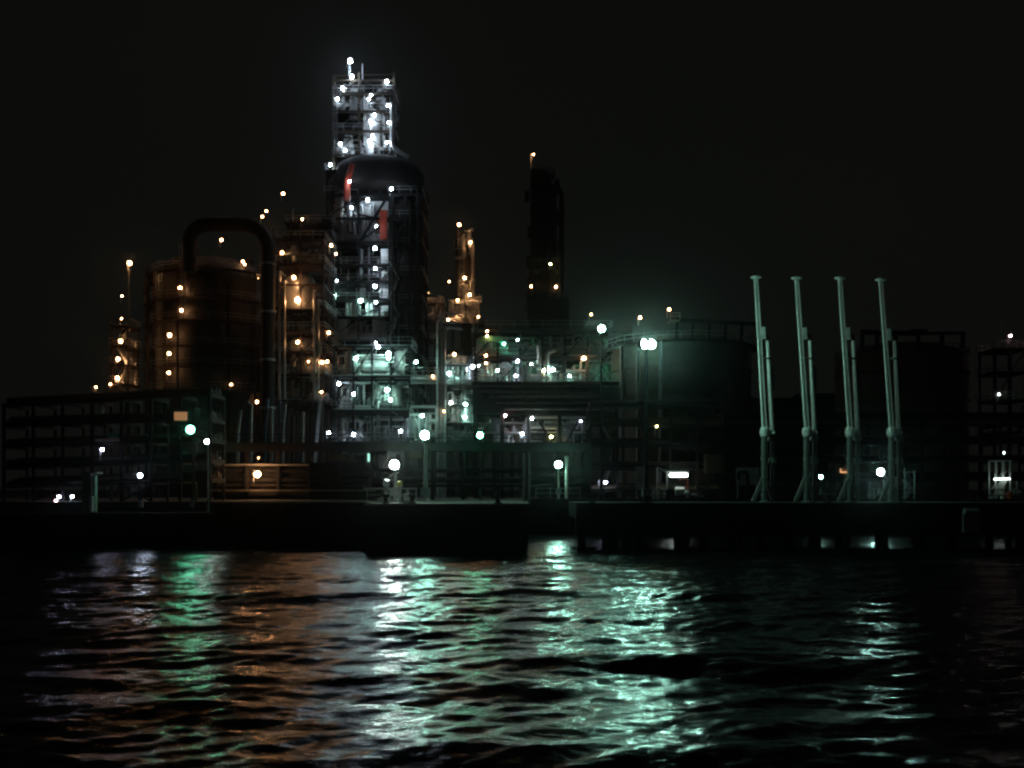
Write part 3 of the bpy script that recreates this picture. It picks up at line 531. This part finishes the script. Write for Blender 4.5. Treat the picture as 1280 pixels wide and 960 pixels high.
MB().beam(P(672, 524, Y - 3.9), P(692, 556, Y - 3.9), .3).beam(P(724, 524, Y - 3.9), P(706, 556, Y - 3.9), .3).build('brace', M['dark'], t)
for px in (612, 646, 684, 716):
    MB().vessel(X(px, Y), Y - 1, 1.1, Z(556, Y), Z(530, Y), 16).build('vessel', M['tank'], t)
clutter(t, X(596, Y), X(735, Y), Y - 3, Y, Z(558, Y), Z(523, Y), 26, 66, ('galv', 'grey', 'alu'), 3, .3)
lamps(t, Y - 4.6, [(631.5, 519.5, 'p', 's', 1.2), (665, 523, 'n', 's', 1.4), (653, 542.5, 'w', 'm', 1.3), (726, 526.6, 'v', 't', 1.5), (689, 546, 'y', 's', 1.0)], 1.6)
# upper roof truss band
t = thing('pipe_bridge', 'dark high pipe bridge crossing above the middle plant to the round tank', 'pipe bridge', (X(690, Y), Y + 10, GZ))
MB().box(X(596, Y), X(800, Y), Y + 10, Y + 13, Z(408, Y), Z(405, Y)).build('deck', M['dark'], t)
for k in range(4): MB().tube((X(596, Y), Y + 10.4 + k * .7, Z(403, Y)), (X(800, Y), Y + 10.4 + k * .7, Z(403, Y)), .25).build('pipe', M['dark'], t)
MB().rail([(X(596, Y), Y + 9.9, Z(405, Y)), (X(800, Y), Y + 9.9, Z(405, Y))], 1.2, .1).build('railing', M['dark'], t)
for px in (640, 700, 790): MB().box(X(px, Y) - .25, X(px, Y) + .25, Y + 11, Y + 11.5, GZ, Z(408, Y)).build('support_column', M['dark'], t)
lamps(t, Y + 9.4, [(739, 393, 'o', 's'), (800, 397, 'o', 's', 1.4)])
# ---- tanks
Y = 128
cx = X(866, Y); r = S(93, Y)
t = thing('storage_tank', 'big dark round tank right of the twin teal floodlights', 'tank', (cx, Y, GZ))
MB().lathe(cx, Y + r, [(r, GZ), (r, Z(425, Y)), (r * .97, Z(420, Y)), (r * .6, Z(410, Y)), (.1, Z(406, Y))], 64).build('shell', M['tank'], t)
for py in (455, 490, 525): MB().ringdeck(cx, Y + r, r, r + .25, Z(py, Y), n=48).build('stiffener_ring', M['tank'], t)
MB().ringdeck(cx, Y + r, r, r + .9, Z(425, Y), n=48).build('platform', M['dark'], t); MB().ringrail(cx, Y + r, r + .8, Z(425, Y), n=40).build('railing', M['grey'], t)
wk = MB(); pa, pb = P(846, 400, Y - .5), P(948, 405, Y - .5)
wk.beam(pa, pb, .5)
for k in range(6): q = pa.lerp(pb, k / 5); wk.beam(q, (q.x, q.y + .5, Z(426, Y)), .3)
wk.build('roof_gantry', M['dark'], t)
MB().stairs(X(776, Y) - 2, X(784, Y) - .5, Y + 8, [GZ, Z(560, Y), Z(520, Y), Z(480, Y), Z(450, Y), Z(425, Y)]).build('stair', M['galv'], t)
MB().box(X(836, Y), X(848, Y), Y - 1.2, Y + 1, Z(403, Y), Z(402, Y)).rail([(X(836, Y), Y - 1.2, Z(402, Y)), (X(848, Y), Y - 1.2, Z(402, Y))], .9).build('platform', M['galv'], t)
for px in (782, 800, 826): MB().pipe([(X(px, Y), Y + r - math.sqrt(max(1, r * r - (X(px, Y) - cx) ** 2)) - .6, GZ), (X(px, Y), Y + r - math.sqrt(max(1, r * r - (X(px, Y) - cx) ** 2)) - .6, Z(424, Y))], .22).build('pipe', M['grey'], t)
lamps(t, Y - 1.4, [(836.6, 386.7, 'o', 's', 1.5)])
Y = 136; cx = X(1158, Y); r = S(83, Y)
t = thing('storage_tank', 'second dark round tank with a domed roof behind the rightmost loading arm', 'tank', (cx, Y, GZ))
MB().lathe(cx, Y + r, [(r, GZ), (r, Z(438, Y)), (r * .93, Z(432, Y)), (r * .6, Z(422, Y)), (.1, Z(418, Y))], 64).build('shell', M['tank'], t)
for py in (460, 495): MB().ringdeck(cx, Y + r, r, r + .25, Z(py, Y), n=48).build('stiffener_ring', M['tank'], t)
wk = MB(); pa, pb = P(1076, 415, Y - .5), P(1150, 417, Y - .5); wk.beam(pa, pb, .6); pc = P(1205, 416, Y - .5); wk.beam(pb, pc, .4)
for px in (1078, 1097, 1120, 1148, 1178, 1204): q = P(px, 415, Y - .5); wk.beam(q, (q.x, q.y + .3, Z(436, Y)), .45)
wk.build('roof_gantry', M['dark'], t); MB().box(X(1140, Y), X(1160, Y), Y, Y + 2, Z(417, Y), Z(411, Y)).build('roof_hatch', M['dark'], t)
MB().ringrail(cx, Y + r, r, Z(438, Y), n=40).build('railing', M['dark'], t)
# far right: dim structure and lamp
Y = 150
t = thing('gantry', 'dark gantry at the right edge carrying one small pinkish lamp', 'gantry', (X(1262, Y), Y, GZ))
frame(t, X(1244, Y), X(1282, Y), Y, Y + 5, [Z(p, Y) for p in (540, 500, 465, 436)], 2, 1, .3, 'dark', 'z', zbase=GZ)
lamps(t, Y - .8, [(1263, 420, 'p', 's', 1.0), (1249, 493, 'n', 't', .8), (1255, 566, 'n', 't', .6)])
# distant silhouettes
Y = 300
for k, (a, b, top, lb) in enumerate(((955, 1012, 500, 'low dark building far behind the two leftmost loading arms'), (1010, 1080, 494, 'wider dark building far behind the third loading arm'))):
    t = thing('warehouse', lb, 'building', (X((a + b) / 2, Y), Y, GZ)); o_x0, o_x1 = X(a, Y + k * 6), X(b, Y + k * 6); yy = Y + k * 6
    MB().box(o_x0, o_x1, yy, yy + 20, GZ, Z(top, yy)).build('wall', M['dark'], t)
    MB().add([(o_x0 - .5, yy - .5, Z(top, yy) + .01), (o_x1 + .5, yy - .5, Z(top, yy) + .01), (o_x1 + .5, yy + 20.5, Z(top, yy) + .01), (o_x0 - .5, yy + 20.5, Z(top, yy) + .01), (o_x0 - .5, yy + 10, Z(top, yy) + 1.6), (o_x1 + .5, yy + 10, Z(top, yy) + 1.6)], [(0, 1, 5, 4), (3, 4, 5, 2), (0, 4, 3), (1, 2, 5), (0, 3, 2, 1)]).build('roof', M['dark'], t)
    for j in range(4): x = o_x0 + (o_x1 - o_x0) * (j + .5) / 4; MB().box(x - 1, x + 1, yy - .05, yy, GZ + 2, GZ + 5).build('window', M['grey'], t)
# ---- pipe racks
def rack(px0, px1, Y, lv, n, label, tops=None, sl=0, seed=1, m='dark', dep=5, zb=GZ, pm=('dark', 'dark', 'tank')):
    r = random.Random(seed); x0, x1 = X(px0, Y), X(px1, Y); t = thing('pipe_rack', label, 'pipe rack', ((x0 + x1) / 2, Y, zb), 'pipe racks along the waterfront'); mb = MB()
    top = Z(lv[-1], Y)
    for k in range(n + 1):
        x = x0 + (x1 - x0) * k / n
        for yy in (Y, Y + dep): mb.box(x - .13, x + .13, yy - .13, yy + .13, zb, top + sl * k / n)
        for py in lv: z = Z(py, Y) + sl * k / n * (1 if py == lv[-1] else .6); mb.box(x - .17, x + .17, Y + .21, Y + dep - .21, z - .4, z - .003)
        if k < n and k % 3 == 1:
            x2 = x0 + (x1 - x0) * (k + 1) / n; mb.beam((x, Y, zb), (x2, Y, Z(lv[0], Y)), .15); mb.beam((x2, Y, zb), (x, Y, Z(lv[0], Y)), .15)
    for py in lv: z = Z(py, Y); q = sl * (1 if py == lv[-1] else .6); mb.beam((x0, Y - .35, z - .2), (x1, Y - .35, z - .2 + q), .2, .3)
    mb.build('steel_frame', M[m], t)
    for py in lv:
        z = Z(py, Y); q = sl * (1 if py == lv[-1] else .6); y = Y + .4
        while y < Y + dep - .3:
            rr = r.choice((.12, .2, .3, .42)); y += rr + .05
            MB().tube((x0, y, z + rr + .02), (x1, y, z + rr + .02 + q), rr, n=8).build('pipe', M[r.choice(pm)], t); y += rr + r.uniform(.05, .3)
    return t
Y = 103
t = rack(5, 262, Y, (606, 582, 556, 530, 504), 7, 'dark pipe rack of many levels at the left edge of the quay', sl=1.1, seed=2)
lamps(t, Y - .8, [(128, 562, 'v', 's', 1.3), (74, 621, 'v', 's', 1.1), (90.5, 621, 'w', 's', 1.1), (70, 626, 'p', 't', 1)])
MB().box(X(126, Y), X(132, Y), Y - .6, Y - .3, Z(516, Y), Z(508, Y)).build('sign_panel', M['white'], t)
MB().box(X(138, Y), X(150, Y), Y - .6, Y - .3, Z(547, Y), Z(542, Y)).build('sign_panel', M['green'], t)
t = rack(738, 905, 122, (612, 585, 556, 530, 508), 5, 'dark pipe rack below the big round tank', seed=3)
lamps(t, 121, [(821, 533, 'y', 't', 1.6), (751, 602, 'v', 's', 1), (757, 603, 'v', 's', 1), (715, 602, 'v', 't', 1.4)])
t = rack(906, 1300, 123, (598, 575, 552, 530, 521), 8, 'long dark pipe rack behind the four loading arms', seed=4)
# ---- left quay things
Y = 91.9
t = thing('concrete_pier', 'green lit concrete pier standing under the left pipe rack', 'pier', (X(111, Y), Y, 2.9))
MB().box(X(103, Y), X(113, Y), Y, Y + 1, 2.9, Z(592, Y)).build('column', M['conc'], t); MB().box(X(115.5, Y), X(119, Y), Y, Y + .5, 2.9, Z(594, Y)).build('column', M['green'], t); MB().box(X(100, Y), X(122, Y), Y - .2, Y + 1.2, Z(592, Y), Z(590, Y)).build('cap', M['conc'], t)
MB().tube((X(116, Y), Y - .5, 3.2), (X(116, Y), Y - .5, 4.6), .3).build('valve', M['galv'], t)
pole_lamp(175, 594.5, 95, 'w', 'm', 'short white lamp post on the low quay at far left', 1.5, 2.9)
pole_lamp(238, 537, 96, 'g', 'x', 'green lamp post, the brightest on the left quay', .45, 2.9)
pole_lamp(258.6, 552, 97, 'n', 'm', 'smaller white lamp post just right of the bright green one', 2.0, 2.9, .08, pole='galv')
# ---- control hut with lit window
Y = 101
t = thing('control_cabin', 'small dark raised cabin with one orange lit window behind the green lamp post', 'cabin', (X(225, Y), Y, GZ))
MB().box(X(207, Y), X(243, Y), Y, Y + 1.6, Z(530, Y), Z(511, Y)).build('wall', M['dark'], t); MB().box(X(206, Y), X(244, Y), Y - .3, Y + 1.8, Z(511, Y), Z(509.5, Y)).build('roof', M['dark'], t)
for px in (208, 241): MB().box(X(px, Y), X(px + 1.5, Y), Y + .2, Y + .4, GZ, Z(530, Y) - .003).build('leg', M['dark'], t)
wf = MB(); a, b, c, d = X(218, Y), X(234.5, Y), Z(525.5, Y), Z(515, Y)
wf.box(a - .12, a, Y - .1, Y - .01, c, d).box(b, b + .12, Y - .1, Y - .01, c, d).box(a - .12, b + .12, Y - .1, Y - .01, c - .12, c).box(a - .12, b + .12, Y - .1, Y - .01, d, d + .12)
wf = wf.build('window', M['dark'], t); MB().box(a, b, Y - .05, Y - .02, c, d).build('pane', emis('o', .35), wf)
# ---- pipe gallery in front (px 265-735)
Y = 118
t = thing('pipe_gallery', 'long low dark pipe gallery with orange lit ledges across the quay', 'pipe gallery', (X(450, Y), Y, GZ))
x0, x1 = X(266, Y), X(737, Y)
MB().box(x0, x1, Y, Y + 1.6, Z(564, Y), Z(553, Y)).build('top_beam', M['dark'], t)
MB().rail([(x0, Y + 1, Z(553, Y)), (x1, Y + 1, Z(553, Y))], 1.0, .06, 3).build('railing', M['dark'], t)
for i in range(13): x = x0 + .3 + (x1 - x0 - .6) * i / 12; MB().box(x - .2, x + .2, Y + .1, Y + .5, GZ, Z(564, Y) - .003).build('support_column', M['dark'], t)
lw = MB(); lw.box(X(270, Y), X(470, Y), Y + 1.0, Y + 1.5, GZ, Z(578, Y)).build('parapet_wall', M['shade_conc'], t)
MB().box(X(268, Y), X(386, Y), Y - .15, Y + .95, Z(582, Y), Z(580, Y)).build('ledge', M['conc'], t)
for k, (py, rr) in enumerate(((588, .3), (600, .35), (607, .2))): MB().tube((X(270, Y), Y + .75, Z(py, Y)), (x1, Y + .75, Z(py, Y)), rr).build('pipe', M['dark' if k != 2 else 'shell'], t)
MB().box(X(268, Y), X(470, Y), Y - 1.2, Y + .3, Z(614, Y), Z(612, Y)).build('ledge', M['conc'], t)
MB().box(X(412, Y), X(438, Y), Y - .2, Y, Z(576, Y), Z(568, Y)).build('sign_panel', M['tank'], t); MB().box(X(512, Y), X(528, Y), Y - .2, Y, Z(573, Y), Z(564, Y)).build('sign_panel', M['tank'], t)
lamp(t, 322, 593, Y - 1.6, 'o', 'x', 1.1)
tl = MB().box(X(460, Y), X(462.2, Y), Y - .3, Y - .1, Z(577, Y), Z(567, Y)).build('tube_lamp', emis('t', 1.2), t)
# vertical pipes behind the gallery
Y = 125
t = thing('riser_pipes', 'row of thin upright pipes behind the left half of the gallery', 'pipes', (X(335, Y), Y, GZ))
for k, (px, tp, m) in enumerate(((297, 512, 'galv'), (309, 500, 'blue'), (313, 505, 'galv'), (331, 498, 'blue'), (339, 510, 'galv'), (349, 500, 'blue'), (353, 505, 'galv'), (366, 520, 'brown'), (378, 515, 'galv'))):
    MB().pipe([(X(px, Y), Y, GZ), (X(px, Y), Y, Z(540, Y)), (X(px + (3 if k % 3 == 0 else 0), Y), Y + .2, Z(tp, Y))], .22).build('pipe', M[m], t)
# posts & lights on platforms
pole_lamp(493, 581, 86.5, 'n', 'x', 'short thick lamp post with white light on the mooring platform', 1.15, 4.05, .16, pole='galv')
pole_lamp(531, 544, 92, 't', 'x', 'tall teal lamp post between the white one and the gallery end', 1.1, 4.05, .2, pole='galv')
pole_lamp(600, 544, 115, 'g', 'h', 'green lamp post standing behind the middle of the gallery', 1.9, 4.0, .1)
pole_lamp(698, 580.6, 117.6, 't', 'x', 'teal lamp post beside a plain steel post at the right basin edge', 1.5, 4.05, .16, pole='arm')
pole_lamp(809, 430.5, 87, 't', 'x', 'high mast with twin teal floodlights in front of the big tank', 3.8, 4.05, .2, 2, 'tall floodlight masts', 'floodlight_mast', .66, aim=52)
pole_lamp(752, 411, 119, 't', 'x', 'high mast with a single teal floodlight left of the twin one', 1.2, 4.0, .2, 1, 'tall floodlight masts', 'floodlight_mast')
pole_lamp(1100.6, 590, 117.6, 'c', 'x', 'white lamp post seen at the foot of the rightmost loading arm', .8, 4.05, .12)
pole_lamp(1026, 596, 118, 'c', 'm', 'small cyan lamp seen beside the second loading arm', 1.0, 4.05, .06)
t = thing('steel_post', 'plain steel post right of the teal lamp at the right basin edge', 'post', (X(708, 117.8), 117.8, 4.05)); MB().tube((X(708, 117.8), 117.8, 4.05), (X(708, 117.8), 117.8, Z(573, 117.8)), .17).box(X(708, 117.8) - .3, X(708, 117.8) + .3, 117.5, 118.1, 4.05, 4.12).build('post', M['arm'], t); MB().lathe(X(708, 117.8), 117.8, [(.24, Z(573, 117.8)), (.24, Z(571, 117.8)), (.05, Z(570, 117.8))], 12).build('cap', M['galv'], t)
# fluorescent lamp
Y = 119
t = thing('tube_light', 'horizontal white tube lamp on a thin frame over the jetty', 'tube lamp', (X(848, Y), Y, 4.05))
MB().beam((X(834, Y), Y + .1, 4.05), (X(834, Y), Y + .1, Z(591, Y)), .1).beam((X(834, Y), Y + .1, Z(590, Y)), (X(862, Y), Y + .1, Z(590, Y)), .12).beam((X(823, Y), Y + 1, 4.05), (X(823, Y), Y + 1, Z(584, Y)), .13).beam((X(823, Y), Y + 1, Z(584, Y)), (X(834, Y), Y + .1, Z(590, Y)), .08).build('steel_frame', M['galv'], t)
MB().tube((X(837, Y), Y - .15, Z(594, Y)), (X(859, Y), Y - .15, Z(594, Y)), .2, n=10).build('tube', emis('n', 14), t)
t = thing('pump_cabinet', 'black cabinet standing in front of the tube lamp frame', 'cabinet', (X(838, 117.2), 117.2, 4.05))
MB().box(X(833, 117.2), X(843.5, 117.2), 117.2, 117.9, 4.25, Z(613, 117.2)).build('casing', M['rubber'], t); MB().box(X(832, 117.2), X(844.5, 117.2), 117.15, 118, Z(613, 117.2), Z(612, 117.2)).build('lid', M['rubber'], t)
for sx in (834, 842): MB().box(X(sx, 117.2), X(sx + 1, 117.2), 117.3, 117.7, 4.05, 4.25).build('foot', M['rubber'], t)
t = thing('pump_set', 'pale pump with small pipes lit by the white tube lamp', 'pump', (X(855, 118), 118, 4.05))
MB().drum(X(846, 118), X(855, 118), 118.5, 5.0, .5).build('motor', M['white'], t); MB().tube((X(858, 118), 118.2, 4.7), (X(861, 118), 118.2, 4.7), .45, n=14).build('pump_casing', M['arm'], t)
MB().pipe([(X(860, 118), 118.2, 4.8), (X(860, 118), 118.2, 6.4), (X(850, 118), 118.2, 6.4)], .1).build('pipe', M['red'], t); MB().box(X(844, 118), X(864, 118), 117.8, 119, 4.05, 4.2).build('base', M['conc'], t)
MB().pipe([(X(864, 118), 118.4, 4.6), (X(880, 118), 118.4, 4.4)], .12).build('pipe', M['galv'], t)
t = thing('valve_manifold', 'pale valve manifold and low rail left of the black cabinet', 'valve manifold', (X(822, 118), 118, 4.05))
for px in (818, 824, 830): MB().tube((X(px, 118), 118.3, 4.05), (X(px, 118), 118.3, 5.2), .13).lathe(X(px, 118), 118.3, [(.3, 5.2), (.3, 5.28)], 12).build('valve', M['white'], t)
MB().tube((X(815, 118), 118.3, 4.5), (X(833, 118), 118.3, 4.5), .15).build('header_pipe', M['white'], t)
MB().rail([(X(815, 118), 117.4, 4.05), (X(832, 118), 117.4, 4.05)], .9, .05, .9).build('railing', M['galv'], t)
# grey panel
Y = 120.5; t = thing('switch_box', 'large grey switch box mounted high between tube lamp and loading arms', 'switch box', (X(893, Y), Y, 4))
MB().box(X(881, Y), X(905, Y), Y, Y + .6, Z(591, Y), Z(568, Y)).build('casing', M['tank'], t); MB().box(X(884, Y), X(902, Y), Y - .05, Y, Z(589, Y), Z(570, Y)).build('door', M['tank'], t)
for px in (884, 900): MB().box(X(px, Y), X(px + 2, Y), Y + .1, Y + .4, 4.0, Z(591, Y) - .003).build('leg', M['dark'], t)
Y = 119.5; t = thing('elbow_pipe', 'dark gooseneck pipe in front of a pale lit panel', 'pipe', (X(928, Y), Y, 4))
MB().pipe([(X(922, Y), Y - .5, Z(600, Y)), (X(922, Y), Y - .5, Z(590, Y)), (X(933, Y), Y - .5, Z(590, Y)), (X(933, Y), Y - .5, 4.0)], .2, .6).build('pipe', M['dark'], t)
t = thing('wall_panel', 'pale panel behind the dark gooseneck pipe', 'panel', (X(938, Y), Y + .6, 4)); MB().box(X(922, Y), X(950, Y), Y + .6, Y + .8, Z(606, Y), Z(584, Y)).build('sheet', M['conc'], t)
for px in (924, 948): MB().box(X(px, Y) - .08, X(px, Y) + .08, Y + .8, Y + .95, 4.0, Z(584, Y)).build('leg', M['grey'], t)
t = thing('wall_panel', 'tall pale panel between dark rack columns left of the tube lamp', 'panel', (X(800, Y), Y, 4)); MB().box(X(795, Y), X(808, Y), Y, Y + .15, Z(612, Y), Z(583, Y)).build('sheet', M['conc'], t)
for px in (796, 807): MB().box(X(px, Y) - .08, X(px, Y) + .08, Y + .16, Y + .3, 4.0, Z(583, Y)).build('leg', M['grey'], t)
# mooring platform equipment
t = thing('valve_stand', 'pale upright valve stand left of the thick lamp post', 'valve stand', (X(483, 85), 85, 4.05))
MB().tube((X(483, 85), 85, 4.05), (X(483, 85), 85, Z(609, 85)), .17).build('pipe', M['galv'], t); MB().tube((X(483, 85) - .15, 84.9, Z(604, 85)), (X(483, 85) + .15, 85.1, Z(604, 85)), .3).build('handwheel', M['galv'], t)
t = thing('valve_stand', 'valve stand with a yellow green cap right of the thick lamp post', 'valve stand', (X(499.5, 85.5), 85.5, 4.05))
MB().tube((X(499.5, 85.5), 85.5, 4.05), (X(499.5, 85.5), 85.5, Z(608, 85.5)), .14).build('pipe', M['galv'], t); MB().vessel(X(499.5, 85.5), 85.5, .24, Z(609, 85.5), Z(601, 85.5), 14).build('cap', M['yellow'], t)
t = thing('pump_set', 'small low pump beside the yellow green capped stand', 'pump', (X(508, 85), 85, 4.05))
MB().drum(X(505, 85), X(511, 85), 85.2, 4.6, .25).build('motor', M['arm'], t); MB().box(X(503, 85), X(513, 85), 84.9, 85.6, 4.05, 4.2).build('base', M['conc'], t); MB().tube((X(509, 85), 85.2, 4.7), (X(509, 85), 85.2, 5.2), .12).build('pipe', M['galv'], t)
for px, Yb, lb in ((482, 83.6, 'black mooring bollard on the platform edge left of the lamp post'), (515, 83.6, 'black mooring bollard on the platform edge right of the lamp post'), (622, 83.6, 'black mooring bollard at the unlit end of the platform'), (740, 86.8, 'black mooring bollard on the jetty left of the tube lamp'), (1035, 86.8, 'black mooring bollard on the jetty between the loading arms')):
    x = X(px, Yb); zb = 4.06; b = MB().lathe(x, Yb, [(.35, zb), (.35, zb + .06), (.2, zb + .1), (.18, zb + .45), (.34, zb + .6), (.34, zb + .72), (.1, zb + .8)], 16).build('bollard', M['rubber']); tag(b, lb, 'bollard', 'mooring bollards')
rb = MB().rail([(X(445, 84), 90.5, 4.06), (X(476, 84), 90.5, 4.06)], 1.2, .07).rail([(X(487, 84), 90.5, 4.06), (X(511, 84), 90.5, 4.06)], 1.2, .07).beam((X(440, 84), 90.5, 5.3), (X(512, 84), 90.5, 5.3), .14).build('handrail', M['galv']); tag(rb, 'horizontal pale handrail behind the thick lamp post', 'railing')
rb = MB().rail([(X(670, 118), 118.6, 4.06), (X(725, 118), 118.6, 4.06)], 1.3, .07).build('handrail', M['galv']); tag(rb, 'horizontal pale handrail behind the teal lamp at the right basin edge', 'railing')
for px, lb in ((655, 'slim dim post left of the two paler posts near the platform corner'), (661.5, 'slim dim post at the very corner of the mooring platform')):
    b = MB().tube((X(px, 97), 97, 4.06), (X(px, 97), 97, Z(566, 97)), .12).lathe(X(px, 97), 97, [(.25, 4.06), (.25, 4.12)], 12).build('steel_post', M['grey']); tag(b, lb, 'post')
# ---- loading arms
def loading_arm(ptx, pty, pbx, label):
    Y = 92.5; b = Vector((X(pbx, Y), Y, 4.05)); t = thing('loading_arm', label, 'loading arm', b, 'marine loading arms on the jetty')
    A = P(pbx, 540, Y); T = P(ptx, pty + 3, Y); u = (T - A).normalized()
    MB().tube((A.x - .05, Y, 4.05), (A.x - .05, Y, A.z), .26, n=14).lathe(A.x - .05, Y, [(.5, 4.05), (.5, 4.15), (.3, 4.2)], 14).lathe(A.x - .05, Y, [(.34, 6.2), (.34, 6.35)], 14).lathe(A.x - .05, Y, [(.34, 8.0), (.34, 8.15)], 14).build('riser', M['riser'], t)
    MB().beam((A.x - 1.1, Y, 4.06), (A.x - .2, Y, 6.2), .3).beam((A.x + .9, Y + .6, 4.06), (A.x, Y + .3, 6.2), .2).build('base_strut', M['riser'], t)
    MB().vessel(A.x, Y, .42, A.z - .55, A.z + .5, 16).tube((A.x - .45, Y, A.z), (A.x + .9, Y, A.z - .1), .18, n=10).build('swivel_joint', M['arm'], t)
    MB().sweep([A - Vector((.13, 0, 0)), T - Vector((.1, 0, 0))], .125, 10, .1).build('boom_pipe', M['arm'], t)
    MB().beam(A + Vector((.16, -.05, 0)), T + Vector((.12, 0, 0)), .11).build('boom_stay', M['arm'], t)
    q = A.lerp(T, .62); MB().beam(q + Vector((.42, 0, -.2)), q + Vector((.42, 0, 0)) - u * -.9, .22, .3).build('counterweight', M['arm'], t)
    sh = MB(); sh.lathe(T.x, Y, [(.42, T.z + .02), (.5, T.z + .06), (.5, T.z + .13), (.42, T.z + .17)], 20).box(T.x - .14, T.x + .14, Y - .2, Y + .2, T.z - .35, T.z - .01).build('sheave', M['arm'], t)
    # outboard arm folded beside it
    B = A + Vector((.72, .2, .15)); C = P(pbx + 3.5, 426, Y + .2)
    MB().sweep([B, C], .22, 12, .17).build('outboard_pipe', M['arm'], t)
    MB().beam(B.lerp(C, .45) + Vector((.27, 0, 0)), B.lerp(C, .72) + Vector((.27, 0, 0)), .2).lathe(B.lerp(C, .8).x, Y + .2, [(.27, B.lerp(C, .8).z - .08), (.27, B.lerp(C, .8).z + .08)], 12).build('balance_weight', M['rubber'], t)
    MB().pipe([C, C + Vector((0, 0, .5)), C + Vector((-.75, 0, .5)), C + Vector((-.75, 0, -.3))], .12, .3).build('hose_loop', M['dark'], t)
    MB().beam(B.lerp(C, .8), B.lerp(C, .8) + Vector((-.8, 0, .1)), .1).build('tie_bar', M['galv'], t)
    MB().tube((B.x + .05, Y + .3, 4.05), (B.x + .05, Y + .3, B.z - .1), .2, n=12).lathe(B.x + .05, Y + .3, [(.36, 7.6), (.36, 8.2)], 12).build('standpipe', M['riser'], t)
    MB().box(B.x - .3, B.x + .4, Y + .1, Y + .7, B.z - .9, B.z - .5).build('valve_block', M['grey'], t)
    return t
loading_arm(945, 345, 956, 'leftmost pale green loading arm, nearest the big tank, top disc lit')
loading_arm(996, 346, 1009, 'second pale green loading arm from the big tank')
loading_arm(1050, 346, 1063, 'third pale green loading arm from the big tank')
loading_arm(1101, 348, 1115, 'rightmost dimmer loading arm beside the white lamp post')
# gear around the right lamp
t = thing('valve_manifold', 'low lit pipes and valves around the foot of the rightmost lamp post', 'valve manifold', (X(1100, 118), 118, 4.05))
for px, h in ((1089, 1.9), (1094, 1.2), (1107, 2.2), (1112, 1.4), (1122, 2.6)): MB().tube((X(px, 118), 118.5, 4.05), (X(px, 118), 118.5, 4.05 + h), .11).lathe(X(px, 118), 118.5, [(.25, 4.05 + h), (.25, 4.15 + h)], 10).build('valve', M['galv'], t)
MB().tube((X(1086, 118), 118.5, 4.5), (X(1126, 118), 118.5, 4.5), .14).build('header_pipe', M['grey'], t)
t = thing('gangway_stand', 'dim upright frame right of the rightmost loading arm', 'gangway stand', (X(1136, 118), 118, 4.05))
MB().beam((X(1131, 118), 118, 4.05), (X(1131, 118), 118, Z(585, 118)), .15).beam((X(1143, 118), 118, 4.05), (X(1143, 118), 118, Z(588, 118)), .15).beam((X(1131, 118), 118, Z(590, 118)), (X(1143, 118), 118, Z(590, 118)), .12).build('steel_frame', M['grey'], t); MB().stairs(X(1132, 118), X(1142, 118), 118.3, [4.05, 5.2, 6.4]).build('stair', M['grey'], t)
t = thing('warning_sign', 'small dim orange lit sign between the third and fourth loading arms', 'sign', (X(1056, 119), 119, 4.0))
MB().box(X(1050, 119), X(1062, 119), 119, 119.1, Z(592, 119), Z(585, 119)).build('sign_board', emis('o', .06), t); MB().box(X(1050, 119), X(1051.2, 119), 118.9, 118.99, Z(591, 119), Z(586, 119)).box(X(1051.5, 119), X(1062, 119), 118.9, 118.99, Z(591, 119), Z(589.3, 119)).build('light_strip', emis('o', 1.2), t)
MB().beam((X(1056, 119), 119.15, 4.0), (X(1056, 119), 119.15, Z(586, 119)), .12).build('post', M['grey'], t)
# lit cage at the right
Y = 118.5
t = thing('access_cage', 'small cyan lit steel cage with a white tube lamp at the right edge', 'cage', (X(1252, Y), Y, 4.05))
fr = MB()
for px in (1244, 1253, 1262.5):
    for yy in (Y, Y + 1.5): fr.beam((X(px, Y), yy, 4.05), (X(px, Y), yy, Z(576, Y)), .12)
for py in (576, 618): fr.beam((X(1240, Y), Y, Z(py, Y)), (X(1264, Y), Y, Z(py, Y)), .12); fr.beam((X(1244, Y), Y + 1.5, Z(py, Y)), (X(1262, Y), Y + 1.5, Z(py, Y)), .1)
fr.build('steel_frame', M['arm'], t); MB().stairs(X(1246, Y), X(1260, Y), Y + .4, [4.05, Z(600, Y)]).build('stair', M['arm'], t)
MB().tube((X(1241.5, Y), Y - .25, Z(599, Y)), (X(1261, Y), Y - .25, Z(598.5, Y)), .11).build('tube', emis('n', 4), t)
for px, py in ((1245, 617), (1262, 621), (1253, 610)): MB().box(X(px - 2.5, Y), X(px + 2.5, Y), Y - .1, Y + .3, Z(py + 1.5, Y), Z(py - 1, Y)).build('junction_box', M['white'], t)
MB().tube((X(1254.5, Y), Y + .3, 4.05), (X(1254.5, Y), Y + .3, Z(604, Y)), .22).build('pipe', M['arm'], t)
b = MB().lathe(X(1262, 117.5), 117.5, [(.3, 4.06), (.33, 4.3), (.3, 4.55), (.33, 4.8), (.3, 5.0)], 16).build('oil_drum', M['red']); tag(b, 'small red drum at the foot of the cyan lit cage', 'drum')
t = thing('pump_set', 'dim pale pump and valves right of the cyan lit cage', 'pump', (X(1273, Y), Y, 4.05))
MB().drum(X(1268, Y), X(1277, Y), Y + .5, 4.8, .45).build('motor', M['galv'], t); MB().tube((X(1274, Y), Y + .5, 5), (X(1274, Y), Y + .5, 6.2), .12).build('pipe', M['galv'], t); MB().box(X(1266, Y), X(1279, Y), Y, Y + 1, 4.05, 4.3).build('base', M['conc'], t)
for o in bpy.data.objects:
    if '_o' in o: del o['_o']
